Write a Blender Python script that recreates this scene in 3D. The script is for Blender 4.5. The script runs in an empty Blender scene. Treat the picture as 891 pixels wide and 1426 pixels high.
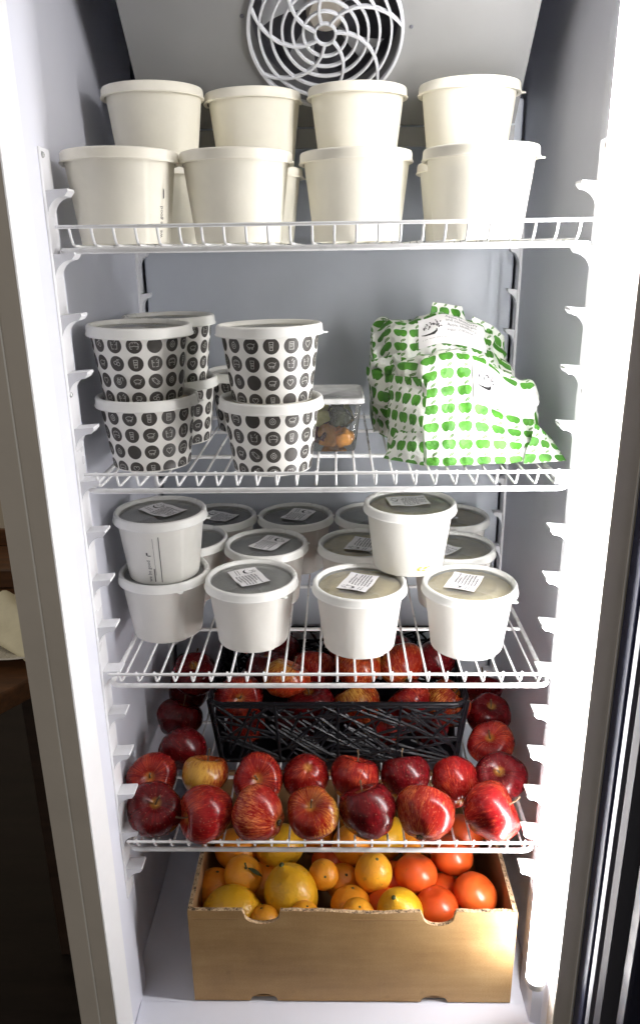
import bpy, bmesh, math, random
from mathutils import Vector, Matrix, Euler, noise
from math import sin, cos, pi, sqrt, radians

S = bpy.context.scene
COL = S.collection
R = random.Random(7)

# ------------------------------------------------------------------ materials
def new_mat(name):
    m = bpy.data.materials.new(name); m.use_nodes = True
    nt = m.node_tree
    return m, nt, nt.nodes['Principled BSDF']

class NT:
    """tiny helper for building node graphs"""
    def __init__(s, nt): s.nt = nt
    def n(s, typ, **kw):
        nd = s.nt.nodes.new(typ)
        for k, v in kw.items(): setattr(nd, k, v)
        return nd
    def link(s, a, b): s.nt.links.new(a, b)
    def put(s, sock, v):
        if hasattr(v, 'is_output') or isinstance(v, bpy.types.NodeSocket): s.link(v, sock)
        else: sock.default_value = v
    def math(s, op, a, b=None, clamp=False):
        nd = s.n('ShaderNodeMath', operation=op); nd.use_clamp = clamp
        s.put(nd.inputs[0], a)
        if b is not None: s.put(nd.inputs[1], b)
        return nd.outputs[0]
    def noise(s, vec, scale, detail=3, rough=.5, dist=0):
        nd = s.n('ShaderNodeTexNoise'); s.link(vec, nd.inputs['Vector'])
        nd.inputs['Scale'].default_value = scale; nd.inputs['Detail'].default_value = detail
        nd.inputs['Roughness'].default_value = rough; nd.inputs['Distortion'].default_value = dist
        return nd.outputs['Fac']
    def ramp(s, fac, stops):
        nd = s.n('ShaderNodeValToRGB'); s.put(nd.inputs[0], fac)
        el = nd.color_ramp.elements
        while len(el) < len(stops): el.new(.5)
        for e, (p, c) in zip(el, stops):
            e.position = p; e.color = (c, c, c, 1) if isinstance(c, (int, float)) else (*c, 1)
        return nd.outputs[0]
    def mix(s, fac, a, b):
        nd = s.n('ShaderNodeMix', data_type='RGBA')
        s.put(nd.inputs[0], fac)
        for sock, v in ((nd.inputs[6], a), (nd.inputs[7], b)):
            if isinstance(v, tuple): sock.default_value = (*v, 1)
            else: s.link(v, sock)
        return nd.outputs[2]
    def obj(s): return s.n('ShaderNodeTexCoord').outputs['Object']
    def scalevec(s, vec, sc):
        nd = s.n('ShaderNodeMapping'); s.link(vec, nd.inputs[0]); nd.inputs['Scale'].default_value = sc
        return nd.outputs[0]
    def bump(s, h, strength, dist):
        nd = s.n('ShaderNodeBump'); s.link(h, nd.inputs['Height'])
        nd.inputs['Strength'].default_value = strength; nd.inputs['Distance'].default_value = dist
        return nd.outputs[0]

def surf(name, col, rough=.5, var=.06, scale=30, metal=0., bump=0., bscale=200, coat=0., spec=.5, rvar=.1, stretch=(1, 1, 1), sss=0.):
    m, nt, p = new_mat(name); g = NT(nt)
    v = g.scalevec(g.obj(), stretch)
    f = g.noise(v, scale, 4, .6)
    lo = tuple(max(0, c*(1-var)) for c in col); hi = tuple(min(1, c*(1+var)) for c in col)
    g.link(g.ramp(f, [(.3, lo), (.7, hi)]), p.inputs['Base Color'])
    g.link(g.ramp(g.noise(v, scale*.5, 3), [(.3, max(.02, rough-rvar)), (.7, min(1, rough+rvar))]), p.inputs['Roughness'])
    p.inputs['Metallic'].default_value = metal
    p.inputs['Coat Weight'].default_value = coat
    p.inputs['Specular IOR Level'].default_value = spec
    if sss:
        p.inputs['Subsurface Weight'].default_value = sss; p.inputs['Subsurface Radius'].default_value = (.004, .003, .002)
        p.inputs['Subsurface Scale'].default_value = 1
    if bump: g.link(g.bump(g.noise(v, bscale, 3), bump, .001), p.inputs['Normal'])
    return m

def emit(name, col, strength):
    m, nt, p = new_mat(name)
    p.inputs['Base Color'].default_value = (.8, .8, .8, 1)
    p.inputs['Emission Color'].default_value = (*col, 1); p.inputs['Emission Strength'].default_value = strength
    return m

def clear(name, tint, rough=.08, haze=.15):
    """thin clear plastic: mostly see-through, glossy at glancing angles, a little milky"""
    m = bpy.data.materials.new(name); m.use_nodes = True; nt = m.node_tree; nt.nodes.clear(); g = NT(nt)
    out = g.n('ShaderNodeOutputMaterial')
    tr = g.n('ShaderNodeBsdfTransparent'); tr.inputs[0].default_value = (*tint, 1)
    gl = g.n('ShaderNodeBsdfGlossy'); gl.inputs['Roughness'].default_value = rough
    df = g.n('ShaderNodeBsdfDiffuse'); df.inputs[0].default_value = (.75, .75, .74, 1)
    v = g.obj()
    hz = g.ramp(g.noise(v, 60, 4, .6), [(.3, haze*.85), (.7, haze*1.15)])
    mx = g.n('ShaderNodeMixShader'); g.link(hz, mx.inputs[0]); g.link(tr.outputs[0], mx.inputs[1]); g.link(df.outputs[0], mx.inputs[2])
    fr = g.n('ShaderNodeFresnel'); fr.inputs[0].default_value = 1.45
    g.link(g.bump(g.noise(v, 22, 1), .22, .002), gl.inputs['Normal'])
    mx2 = g.n('ShaderNodeMixShader'); g.link(fr.outputs[0], mx2.inputs[0]); g.link(mx.outputs[0], mx2.inputs[1]); g.link(gl.outputs[0], mx2.inputs[2])
    g.link(mx2.outputs[0], out.inputs[0])
    return m

def apple_mat(name, dark, red, pale, blush, streak=.5, spots=.5):
    m, nt, p = new_mat(name); g = NT(nt)
    v = g.obj(); sep = g.n('ShaderNodeSeparateXYZ'); g.link(v, sep.inputs[0])
    rnd = g.n('ShaderNodeObjectInfo').outputs['Random']
    off = g.n('ShaderNodeVectorMath', operation='ADD'); g.link(v, off.inputs[0])
    cmb = g.n('ShaderNodeCombineXYZ'); g.put(cmb.inputs[0], g.math('MULTIPLY', rnd, 7.)); g.put(cmb.inputs[1], g.math('MULTIPLY', rnd, 3.)); g.link(cmb.outputs[0], off.inputs[1])
    vv = off.outputs[0]
    # streaks run from the stem to the eye: sample on the direction round the axis
    ang = g.math('ARCTAN2', sep.outputs[1], sep.outputs[0])
    sv = g.n('ShaderNodeCombineXYZ')
    g.put(sv.inputs[0], g.math('MULTIPLY', g.math('SINE', ang), 5.)); g.put(sv.inputs[1], g.math('MULTIPLY', g.math('COSINE', ang), 5.))
    g.put(sv.inputs[2], g.math('ADD', g.math('MULTIPLY', sep.outputs[2], 28.), g.math('MULTIPLY', rnd, 40.)))
    st = g.noise(sv.outputs[0], 3.4, 5, .65)
    fine = g.noise(sv.outputs[0], 9., 3, .7)
    mixst = g.math('ADD', g.math('MULTIPLY', st, .6), g.math('MULTIPLY', fine, .4))
    base = g.mix(g.ramp(mixst, [(.5-.22*streak-.06, 0.), (.5+.22*streak+.02, 1.)]), dark, red)
    base = g.mix(g.ramp(g.math('ADD', mixst, g.math('MULTIPLY', g.math('SUBTRACT', g.noise(vv, 26, 2), .5), .35)), [(.50, 0.), (.66, .85*streak)]), base, pale)
    # big ground-colour patch and the stem hollow
    patch = g.noise(vv, 16, 2, .4)
    topz = g.math('MULTIPLY', g.math('SUBTRACT', sep.outputs[2], .012), 9.)
    rr = g.math('SQRT', g.math('ADD', g.math('POWER', sep.outputs[0], 2.), g.math('POWER', sep.outputs[1], 2.)))
    hollow = g.ramp(g.math('MULTIPLY', rr, 20.), [(.05, .4), (.18, 0.)])
    cheek = g.math('ADD', g.math('MULTIPLY', sep.outputs[0], 9.), g.math('MULTIPLY', topz, .25))
    bl = g.ramp(g.math('ADD', g.math('ADD', g.math('MULTIPLY', patch, .8), cheek), g.math('ADD', blush-.55, g.math('MULTIPLY', g.math('SUBTRACT', mixst, .5), 1.3))), [(.50, 0.), (.80, 1.)])
    base = g.mix(g.math('MAXIMUM', g.math('MULTIPLY', bl, .95), hollow), base, (.54, .30, .05))
    vo = g.n('ShaderNodeTexVoronoi'); g.link(vv, vo.inputs[0]); vo.inputs['Scale'].default_value = 210
    base = g.mix(g.ramp(vo.outputs['Distance'], [(.1, spots*.7), (.2, 0.)]), base, (.75, .5, .3))
    g.link(base, p.inputs['Base Color'])
    g.link(g.ramp(g.noise(vv, 60, 3), [(.3, .20), (.7, .32)]), p.inputs['Roughness'])
    p.inputs['Specular IOR Level'].default_value = .22
    p.inputs['Coat Weight'].default_value = .08; p.inputs['Coat Roughness'].default_value = .12
    g.link(g.bump(g.noise(vv, 70, 3), .12, .002), p.inputs['Normal'])
    return m

def fruit_mat(name, a, b, rough, pore, porescale, coat=.1):
    m, nt, p = new_mat(name); g = NT(nt); v = g.obj()
    rnd = g.n('ShaderNodeObjectInfo').outputs['Random']
    f = g.math('ADD', g.noise(v, 20, 4, .55), g.math('MULTIPLY', g.math('SUBTRACT', rnd, .5), .3))
    c = g.ramp(f, [(.3, a), (.7, b)])
    blem = g.ramp(g.math('ADD', g.noise(v, 75, 3, .6), g.math('MULTIPLY', g.noise(v, 17, 1), .25)), [(.76, 0.), (.85, .4)])
    g.link(g.mix(blem, c, (.16, .07, .015)), p.inputs['Base Color'])
    p.inputs['Roughness'].default_value = rough; p.inputs['Coat Weight'].default_value = coat; p.inputs['Coat Roughness'].default_value = .15
    p.inputs['Subsurface Weight'].default_value = .08; p.inputs['Subsurface Radius'].default_value = (.006, .003, .001); p.inputs['Subsurface Scale'].default_value = 1
    if pore:
        vo = g.n('ShaderNodeTexVoronoi'); g.link(v, vo.inputs[0]); vo.inputs['Scale'].default_value = porescale
        g.link(g.bump(vo.outputs['Distance'], pore, .0012), p.inputs['Normal'])
    return m

def wrap_mat(name):
    """white paper printed with rows of green apples (UV in metres)"""
    m, nt, p = new_mat(name); g = NT(nt)
    uv = g.n('ShaderNodeTexCoord').outputs['UV']; sp = g.n('ShaderNodeSeparateXYZ'); g.link(uv, sp.inputs[0])
    CX, CY = .0190, .0208
    def cell(s, c): return g.math('MULTIPLY', g.math('SUBTRACT', g.math('FRACT', g.math('DIVIDE', s, c)), .5), c)
    x = cell(sp.outputs[0], CX); y = cell(sp.outputs[1], CY)
    ax = g.math('SUBTRACT', g.math('ABSOLUTE', x), .0028)
    ax = g.math('MULTIPLY', ax, g.math('SUBTRACT', 1.0, g.math('MULTIPLY', y, 42.)))     # narrower at the foot
    ax = g.math('MULTIPLY', ax, 1.)
    yy = g.math('ADD', y, .0022)
    d = g.math('SQRT', g.math('ADD', g.math('POWER', ax, 2.), g.math('POWER', g.math('MULTIPLY', yy, .93), 2.)))
    body = g.math('LESS_THAN', d, .0056)
    c30, s30 = cos(radians(38)), sin(radians(38))
    lx = g.math('SUBTRACT', x, .0028); ly = g.math('SUBTRACT', y, .0074)
    la = g.math('ADD', g.math('MULTIPLY', lx, c30), g.math('MULTIPLY', ly, s30))
    lb = g.math('SUBTRACT', g.math('MULTIPLY', ly, c30), g.math('MULTIPLY', lx, s30))
    e = g.math('ADD', g.math('POWER', g.math('DIVIDE', la, .0036), 2.), g.math('POWER', g.math('DIVIDE', lb, .0015), 2.))
    leaf = g.math('LESS_THAN', e, 1.)
    stem = g.math('MULTIPLY', g.math('LESS_THAN', g.math('ABSOLUTE', g.math('SUBTRACT', x, g.math('MULTIPLY', y, .12))), .0004), g.math('MULTIPLY', g.math('GREATER_THAN', y, .0020), g.math('LESS_THAN', y, .0068)))
    gl = g.ramp(g.noise(uv, 55, 3), [(.35, (.035, .16, .010)), (.65, (.065, .25, .016))])
    vein = g.math('LESS_THAN', g.math('ABSOLUTE', lb), .00025)
    col = g.mix(body, g.ramp(g.noise(uv, 25, 4), [(.3, (.68, .70, .64)), (.7, (.76, .77, .73))]), gl)
    lfc = g.mix(vein, (.06, .16, .03), (.4, .5, .3))
    col = g.mix(leaf, col, lfc)
    col = g.mix(stem, col, (.10, .2, .05))
    g.link(col, p.inputs['Base Color'])
    p.inputs['Roughness'].default_value = .48
    g.link(g.bump(g.noise(uv, 95, 5, .62), .8, .0028), p.inputs['Normal'])
    p.inputs['Subsurface Weight'].default_value = .1; p.inputs['Subsurface Radius'].default_value = (.004, .004, .003); p.inputs['Subsurface Scale'].default_value = 1
    return m

M = {}
M['liner'] = surf('liner_plastic', (.69, .70, .775), .36, .03, 6, rvar=.03)
M['back'] = surf('back_panel_dim_grey', (.55, .58, .635), .38, .05, 6, bump=.1, bscale=9)  # lining tone darkened in the colour, since the back wall is less lit
M['cover'] = surf('cover_plastic', (.25, .25, .25), .42, .04, 12, bump=.08, bscale=40)
M['grille'] = surf('grille_plastic', (.62, .63, .66), .4, .05, 40)
M['cabinet'] = surf('cabinet_paint', (.60, .545, .475), .42, .04, 15, bump=.06, bscale=300)
M['seam'] = surf('seam_white', (.85, .83, .78), .4, .03, 30)
M['lip'] = surf('lip_plastic', (.82, .82, .83), .35, .02, 20)
M['rack'] = surf('rack_plastic', (.80, .80, .82), .35, .03, 20)
M['screw'] = surf('screw_steel', (.5, .5, .5), .3, .1, 200, metal=1)
M['navy'] = surf('slot_dark_navy', (.015, .017, .035), .7, .2, 60)  # near-black colour painting the shade inside the open back slots
M['wire'] = surf('wire_white_coating', (.80, .80, .80), .32, .04, 60, bump=.15, bscale=150)
M['led'] = emit('led_diffuser', (1.0, .98, .97), 80.)
M['steel'] = surf('door_steel', (.050, .050, .060), .6, .08, 25, stretch=(1, 1, .1), spec=.15)
M['gloss'] = surf('door_black_glass', (.020, .022, .045), .35, .1, 12, rvar=.04, spec=.12)
M['gasket'] = surf('door_gasket_rubber', (.012, .013, .03), .55, .2, 60)
M['glass'] = clear('door_glass_pane', (.25, .24, .27), .05, .02)
M['cream'] = surf('paper_cream', (.88, .845, .73), .50, .025, 35, bump=.12, bscale=260, sss=.0)
M['white'] = surf('paper_white', (.80, .785, .73), .46, .03, 30, bump=.12, bscale=260)
M['icon'] = surf('print_icon_grey', (.46, .45, .42), .5, .1, 90)
M['pwhite'] = surf('printed_paper_white', (.84, .825, .78), .46, .03, 30, bump=.08, bscale=260)
M['ink'] = surf('print_charcoal', (.042, .037, .032), .5, .25, 90)
M['lidw'] = surf('lid_plastic_white', (.80, .795, .76), .33, .03, 40, sss=.0)
M['lidc'] = surf('lid_plastic_cream', (.87, .83, .71), .36, .03, 40)
M['window'] = clear('lid_clear_window', (.95, .95, .93), .12, .20)
M['soupg'] = surf('soup_dimmed_grey', (.38, .38, .35), .3, .12, 20, bump=.2, bscale=90)  # grey stands for dim light and reflections on the left lids
M['soupc'] = surf('soup_cream', (.84, .70, .36), .3, .14, 28, bump=.3, bscale=80)
M['soupd'] = surf('soup_dimmed_dark', (.11, .112, .10), .3, .15, 25, bump=.2, bscale=90)  # darker still: painted dimness of the left lids in the back row
M['label'] = surf('label_paper', (.82, .80, .80), .55, .03, 60)
M['text'] = surf('label_ink', (.09, .085, .09), .6, .2, 100)
M['black'] = surf('label_black', (.008, .008, .008), .5, .2, 100)
M['stain'] = surf('sauce_smear', (.55, .46, .06), .35, .2, 300)
M['wrap'] = wrap_mat('apple_print_paper')
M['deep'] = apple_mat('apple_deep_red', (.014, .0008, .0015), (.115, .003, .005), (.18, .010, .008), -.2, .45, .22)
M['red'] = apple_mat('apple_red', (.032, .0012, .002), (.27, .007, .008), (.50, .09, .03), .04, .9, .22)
M['stripe'] = apple_mat('apple_striped', (.060, .002, .002), (.32, .014, .010), (.58, .20, .06), .12, 1., .2)
M['blush'] = apple_mat('apple_yellow_blush', (.065, .003, .002), (.26, .012, .005), (.52, .18, .035), .42, 1., .15)
M['orangeapple'] = apple_mat('apple_orange', (.09, .004, .002), (.32, .028, .008), (.55, .21, .045), .56, .9, .15)
M['stem'] = surf('stem_brown', (.10, .06, .03), .8, .3, 200)
M['eye'] = surf('apple_eye_brown', (.06, .04, .02), .9, .3, 300)
M['orange'] = fruit_mat('orange_peel', (.72, .22, .012), (.86, .34, .02), .38, .35, 330)
M['mandarin'] = fruit_mat('mandarin_peel', (.74, .26, .012), (.88, .42, .03), .36, .35, 380)
M['lemon'] = fruit_mat('lemon_peel', (.64, .325, .008), (.78, .435, .02), .38, .4, 300)
M['tomato'] = fruit_mat('tomato_skin', (.52, .050, .007), (.66, .105, .016), .34, .12, 120, .12)
M['leaf'] = surf('dry_leaf', (.05, .06, .015), .7, .3, 200)
M['basket'] = surf('basket_black_plastic', (.006, .006, .008), .38, .2, 100, rvar=.08, spec=.16)
def card_mat():
    m, nt, p = new_mat('cardboard_kraft'); g = NT(nt); v = g.obj()
    fib = g.noise(g.scalevec(v, (1, 1, 3.)), 420, 3, .7); st = g.noise(v, 9, 4, .6); band = g.noise(g.scalevec(v, (.15, 1, 1)), 55, 3, .6)
    f = g.math('ADD', g.math('ADD', g.math('MULTIPLY', fib, .35), g.math('MULTIPLY', st, .4)), g.math('MULTIPLY', band, .25))
    c = g.ramp(f, [(.38, (.27, .150, .055)), (.5, (.37, .220, .088)), (.62, (.46, .300, .135))])
    spot = g.ramp(g.noise(v, 34, 2, .5), [(.70, 0.), (.76, .45)])
    g.link(g.mix(spot, c, (.24, .14, .06)), p.inputs['Base Color'])
    g.link(g.ramp(st, [(.3, .50), (.7, .70)]), p.inputs['Roughness'])
    wv = g.n('ShaderNodeTexWave', wave_type='BANDS', bands_direction='X'); g.link(v, wv.inputs[0]); wv.inputs['Scale'].default_value = 45; wv.inputs['Distortion'].default_value = .6
    h = g.math('ADD', g.math('MULTIPLY', wv.outputs['Fac'], .035), g.math('ADD', g.math('MULTIPLY', st, 2.2), g.math('MULTIPLY', fib, .2)))
    g.link(g.bump(h, .35, .0015), p.inputs['Normal'])
    return m
M['card'] = card_mat()
M['cardin'] = surf('cardboard_inside', (.28, .16, .07), .75, .1, 20, bump=.25, bscale=120)
def flute_mat():
    m, nt, p = new_mat('cardboard_cut_edge'); g = NT(nt); v = g.obj()
    sv = g.scalevec(v, (1, 1, .4))
    f = g.math('ADD', g.math('MULTIPLY', g.noise(sv, 260, 2, .8), .7), g.math('MULTIPLY', g.noise(v, 90, 3), .3))
    g.link(g.ramp(f, [(.40, (.05, .03, .015)), (.50, (.42, .28, .15)), (.64, (.62, .47, .30))]), p.inputs['Base Color'])
    p.inputs['Roughness'].default_value = .85
    g.link(g.bump(f, .9, .002), p.inputs['Normal'])
    return m
M['flute'] = flute_mat()
M['tub'] = clear('clear_tub_plastic', (.93, .94, .93), .06, .05)
M['tublid'] = clear('frosted_tub_lid', (.75, .76, .76), .22, .75)
M['peach'] = surf('fruit_peach', (.78, .33, .06), .3, .3, 60, coat=.3)
M['melon'] = surf('fruit_melon', (.66, .62, .25), .3, .2, 60, coat=.3)
M['grape'] = surf('fruit_dark_grape', (.03, .035, .02), .2, .4, 60, coat=.4)
M['berry'] = surf('fruit_dark_berry', (.11, .012, .02), .25, .4, 60, coat=.4)
M['wood'] = surf('table_wood', (.12, .05, .018), .45, .35, 14, stretch=(1, 6, 6), bump=.2, bscale=60)
M['wooddark'] = surf('dark_wood', (.035, .018, .010), .5, .35, 14, stretch=(1, 6, 6))
M['plate'] = surf('plate_ceramic', (.80, .76, .66), .25, .03, 20)
M['napkin'] = surf('napkin_cloth', (.84, .77, .55), .9, .06, 40, bump=.4, bscale=500)
M['wall'] = surf('room_wall', (.58, .49, .37), .8, .18, 5, bump=.3, bscale=20)
M['floor'] = surf('room_floor', (.020, .013, .010), .5, .4, 7, stretch=(1, 5, 1))
M['fan'] = surf('fan_dark', (.12, .12, .14), .4, .2, 30)

# ------------------------------------------------------------------ mesh builder
class MB:
    def __init__(s): s.v = []; s.f = []; s.m = []; s.uv = None
    def add(s, verts, faces, mi=0):
        o = len(s.v); s.v += [tuple(p) for p in verts]
        for f in faces: s.f.append([i+o for i in f]); s.m.append(mi)
        return s
    def box(s, a, b, mi=0):
        x0, y0, z0 = a; x1, y1, z1 = b
        return s.add([(x0,y0,z0),(x1,y0,z0),(x1,y1,z0),(x0,y1,z0),(x0,y0,z1),(x1,y0,z1),(x1,y1,z1),(x0,y1,z1)],
                     [(0,3,2,1),(4,5,6,7),(0,1,5,4),(1,2,6,5),(2,3,7,6),(3,0,4,7)], mi)
    def tube(s, path, r, n=8, mi=0, closed=False, cap=True):
        P = [Vector(p) for p in path]; N = len(P); rings = []
        up = None
        for i in range(N):
            if closed: t = (P[(i+1) % N]-P[i-1])
            else: t = P[min(i+1, N-1)]-P[max(i-1, 0)]
            t.normalize()
            if up is None:
                up = t.orthogonal().normalized()
            up = (up-t*up.dot(t))
            up = up.normalized() if up.length > 1e-6 else t.orthogonal().normalized()
            b = t.cross(up); rr = r[i] if isinstance(r, (list, tuple)) else r
            rings.append([P[i]+(up*cos(2*pi*k/n)+b*sin(2*pi*k/n))*rr for k in range(n)])
        V = [q for ring in rings for q in ring]; F = []
        for i in range(N if closed else N-1):
            j = (i+1) % N
            for k in range(n): F.append((i*n+k, i*n+(k+1) % n, j*n+(k+1) % n, j*n+k))
        if cap and not closed: F += [tuple(range(n))[::-1], tuple((N-1)*n+k for k in range(n))]
        return s.add(V, F, mi)
    def lathe(s, prof, n=48, mi=0, c=(0, 0, 0), shape=None):
        V = []; F = []; L = len(prof)
        for k in range(n):
            a = 2*pi*k/n
            for (r, z) in prof:
                q = (r*cos(a), r*sin(a), z)
                if shape: q = shape(q, a, r, z)
                V.append((q[0]+c[0], q[1]+c[1], q[2]+c[2]))
        for k in range(n):
            j = (k+1) % n
            for i in range(L-1): F.append((k*L+i, j*L+i, j*L+i+1, k*L+i+1))
        return s.add(V, F, mi)
    def prism(s, outl, depth, fn, mi=0, mside=None):
        """outline (a,b) extruded by depth; fn(a,b,d)->xyz"""
        n = len(outl)
        V = [fn(a, b, 0) for a, b in outl]+[fn(a, b, depth) for a, b in outl]
        s.add(V, [tuple(range(n)), tuple(range(2*n-1, n-1, -1))], mi)
        o = len(s.v)-2*n
        for i in range(n):
            j = (i+1) % n
            s.f.append([o+j, o+i, o+n+i, o+n+j]); s.m.append(mi if mside is None else mside)
        return s
    def mesh(s, name, mats, angle=35, merge=True, recalc=True):
        me = bpy.data.meshes.new(name); me.from_pydata(s.v, [], s.f)
        for m in mats: me.materials.append(M[m] if isinstance(m, str) else m)
        me.polygons.foreach_set('material_index', s.m)
        if s.uv:
            l = me.uv_layers.new(name='UVMap')
            for lp in me.loops: l.data[lp.index].uv = s.uv[lp.vertex_index]
        if merge or recalc:
            bm = bmesh.new(); bm.from_mesh(me)
            if merge: bmesh.ops.remove_doubles(bm, verts=bm.verts, dist=1e-6)
            if recalc: bmesh.ops.recalc_face_normals(bm, faces=bm.faces)
            bm.to_mesh(me); bm.free()
        me.polygons.foreach_set('use_smooth', [True]*len(me.polygons))
        if angle < 180: me.set_sharp_from_angle(angle=radians(angle))
        me.update(); return me
    def build(s, name, mats, parent=None, loc=None, bevel=0, **kw):
        o = bpy.data.objects.new(name, s.mesh(name, mats if isinstance(mats, (list, tuple)) else [mats], **kw)); COL.objects.link(o)
        if parent: o.parent = parent
        if loc: o.location = loc
        if bevel:
            b = o.modifiers.new('bevel', 'BEVEL'); b.width = bevel; b.segments = 2; b.limit_method = 'ANGLE'; b.harden_normals = False
        return o

def tag(o, label=None, cat=None, group=None, kind=None):
    for k, v in (('label', label), ('category', cat), ('group', group), ('kind', kind)):
        if v: o[k] = v
    return o
def thing(name, loc, label, cat, group=None, rz=0):
    o = bpy.data.objects.new(name, None); COL.objects.link(o); o.location = loc; o.rotation_euler = (0, 0, rz)
    o.empty_display_size = .02
    return tag(o, label, cat, group)
def copy_tree(o, parent=None):
    c = o.copy(); COL.objects.link(c)
    if parent: c.parent = parent
    for ch in list(o.children): copy_tree(ch, c)
    return c
TXT = {}
def text2d(s):
    """filled letters as flat (verts, faces), height 1 = capital height roughly .7"""
    if s not in TXT:
        cu = bpy.data.curves.new('t', 'FONT'); cu.body = s; cu.resolution_u = 2
        ob = bpy.data.objects.new('t', cu); COL.objects.link(ob)
        me = ob.to_mesh(); V = [tuple(v.co[:2]) for v in me.vertices]; F = [tuple(p.vertices) for p in me.polygons]
        ob.to_mesh_clear(); bpy.data.objects.remove(ob); bpy.data.curves.remove(cu)
        TXT[s] = (V, F)
    return TXT[s]

# ------------------------------------------------------------------ levels (metres above the cabinet floor)
RAIL = [.9924, .7511, .5148, .2795]
DECK = [z-.018 for z in RAIL]
WALL = .275

# ------------------------------------------------------------------ camera
cam = bpy.data.cameras.new('camera'); co = bpy.data.objects.new('camera', cam); COL.objects.link(co)
p_, yw, rl = .3282, .0242, -.0139
f = Vector((-sin(yw)*cos(p_), cos(yw)*cos(p_), -sin(p_))); r0 = Vector((cos(yw), sin(yw), 0)); u0 = r0.cross(f)
r = r0*cos(rl)+u0*sin(rl); u = r.cross(f)
mw = Matrix((( r.x, u.x, -f.x, .0119), (r.y, u.y, -f.y, -.7613), (r.z, u.z, -f.z, .966), (0, 0, 0, 1)))
co.matrix_world = mw
cam.sensor_fit = 'HORIZONTAL'; cam.sensor_width = 36; cam.lens = 1070/891*36; cam.clip_start = .02; cam.clip_end = 60
S.camera = co

# ------------------------------------------------------------------ the fridge
fridge = thing('display_fridge', (0, 0, 0), 'tall upright white lined display fridge with its door open and a bright light strip', 'fridge')
ZT, ZB = 1.42, 0.0
# moulded lining: plan outline swept upwards
for sx in (-1, 1):
    plan = [(.2728, -.0515), (.2722, -.0200), (.2600, -.0150), (.2590, .036)] if sx > 0 else [(.2728, -.0515), (.2600, -.0300), (.2590, .036)]
    plan += [(.2630, .043), (.2720, .047), (WALL, .054), (WALL, .470)]
    mb = MB(); V = []; F = []
    for z in (ZB-.02, .35, .7, 1.05, ZT):
        V += [(sx*a, b, z) for a, b in plan]
    n = len(plan)
    for i in range(4):
        for k in range(n-1): F.append((i*n+k, i*n+k+1, (i+1)*n+k+1, (i+1)*n+k))
    mb.add(V, F)
    # outer skin so that the wall has thickness
    mb.add([(sx*.2784, -.0500, ZB-.02), (sx*.2784, .470, ZB-.02), (sx*.2784, .470, ZT), (sx*.2784, -.0500, ZT)], [(0, 1, 2, 3)])
    mb.build('side_lining', 'liner', fridge)
    # the narrow rounded white lip at the front of the lining
    if sx < 0:
        fl = MB(); out = [(.2592, -.0300), (.2598, -.0325), (.2708, -.0530), (.2722, -.0535), (.2724, -.0300)]
        fl.prism([(sx*a, b) for a, b in out], ZT-ZB+.02, lambda a, b, d: (a, b, ZB-.02+d))
        fl.build('front_lip', 'lip', fridge)
    # painted outer cabinet: post with a pale seam line
    cb = MB(); yf = -.0640 if sx > 0 else -.0520  # right post brought forward to keep the strip's light off the door edge
    a_ = [(.2726, yf), (.3185, yf), (.3185, .52), (.2786, .52), (.2786, -.0300), (.2726, -.0300)]
    cb.prism([(sx*a, b) for a, b in a_], ZT-ZB+.25, lambda a, b, d: (a, b, ZB-.25+d))
    cb.build('cabinet_side', 'cabinet', fridge, bevel=.0015)
    sm = MB(); xs = sx*.2935; sm.box((xs-.0008, yf-.0009, ZB-.25), (xs+.0008, yf+.001, ZT)); sm.build('seam_strip', 'seam', fridge)
# back panel with slots left open at both sides
mb = MB(); mb.box((-.2700, .420, 0), (.2705, .430, 1.16)); mb.build('back_panel', 'back', fridge, bevel=.003)
mb = MB(); mb.box((-.2749, .452, -.02), (.2749, .462, ZT)); mb.build('rear_dark_sheet', 'navy', fridge)  # dark sheet that paints the shade seen through the side slots
for i in range(26):          # a shallow pressed groove line of the back panel
    pass
mb = MB(); mb.box((-.2749, -.0385, -.012), (.2749, .4515, 0.0)); mb.build('floor_tray', 'liner', fridge, bevel=.002)
mb = MB(); mb.box((-.2588, -.0445, -.012), (.2588, .0075, .0022)); mb.build('front_sill', 'liner', fridge, bevel=.001)
mb = MB(); mb.box((-.2749, -.038, ZT-.06), (.2749, .4515, ZT-.04)); mb.build('ceiling_panel', 'liner', fridge)
mb = MB(); mb.box((-.2749, -.040, -.25), (.2749, .50, -.0125)); mb.build('plinth', 'cabinet', fridge)

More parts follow.
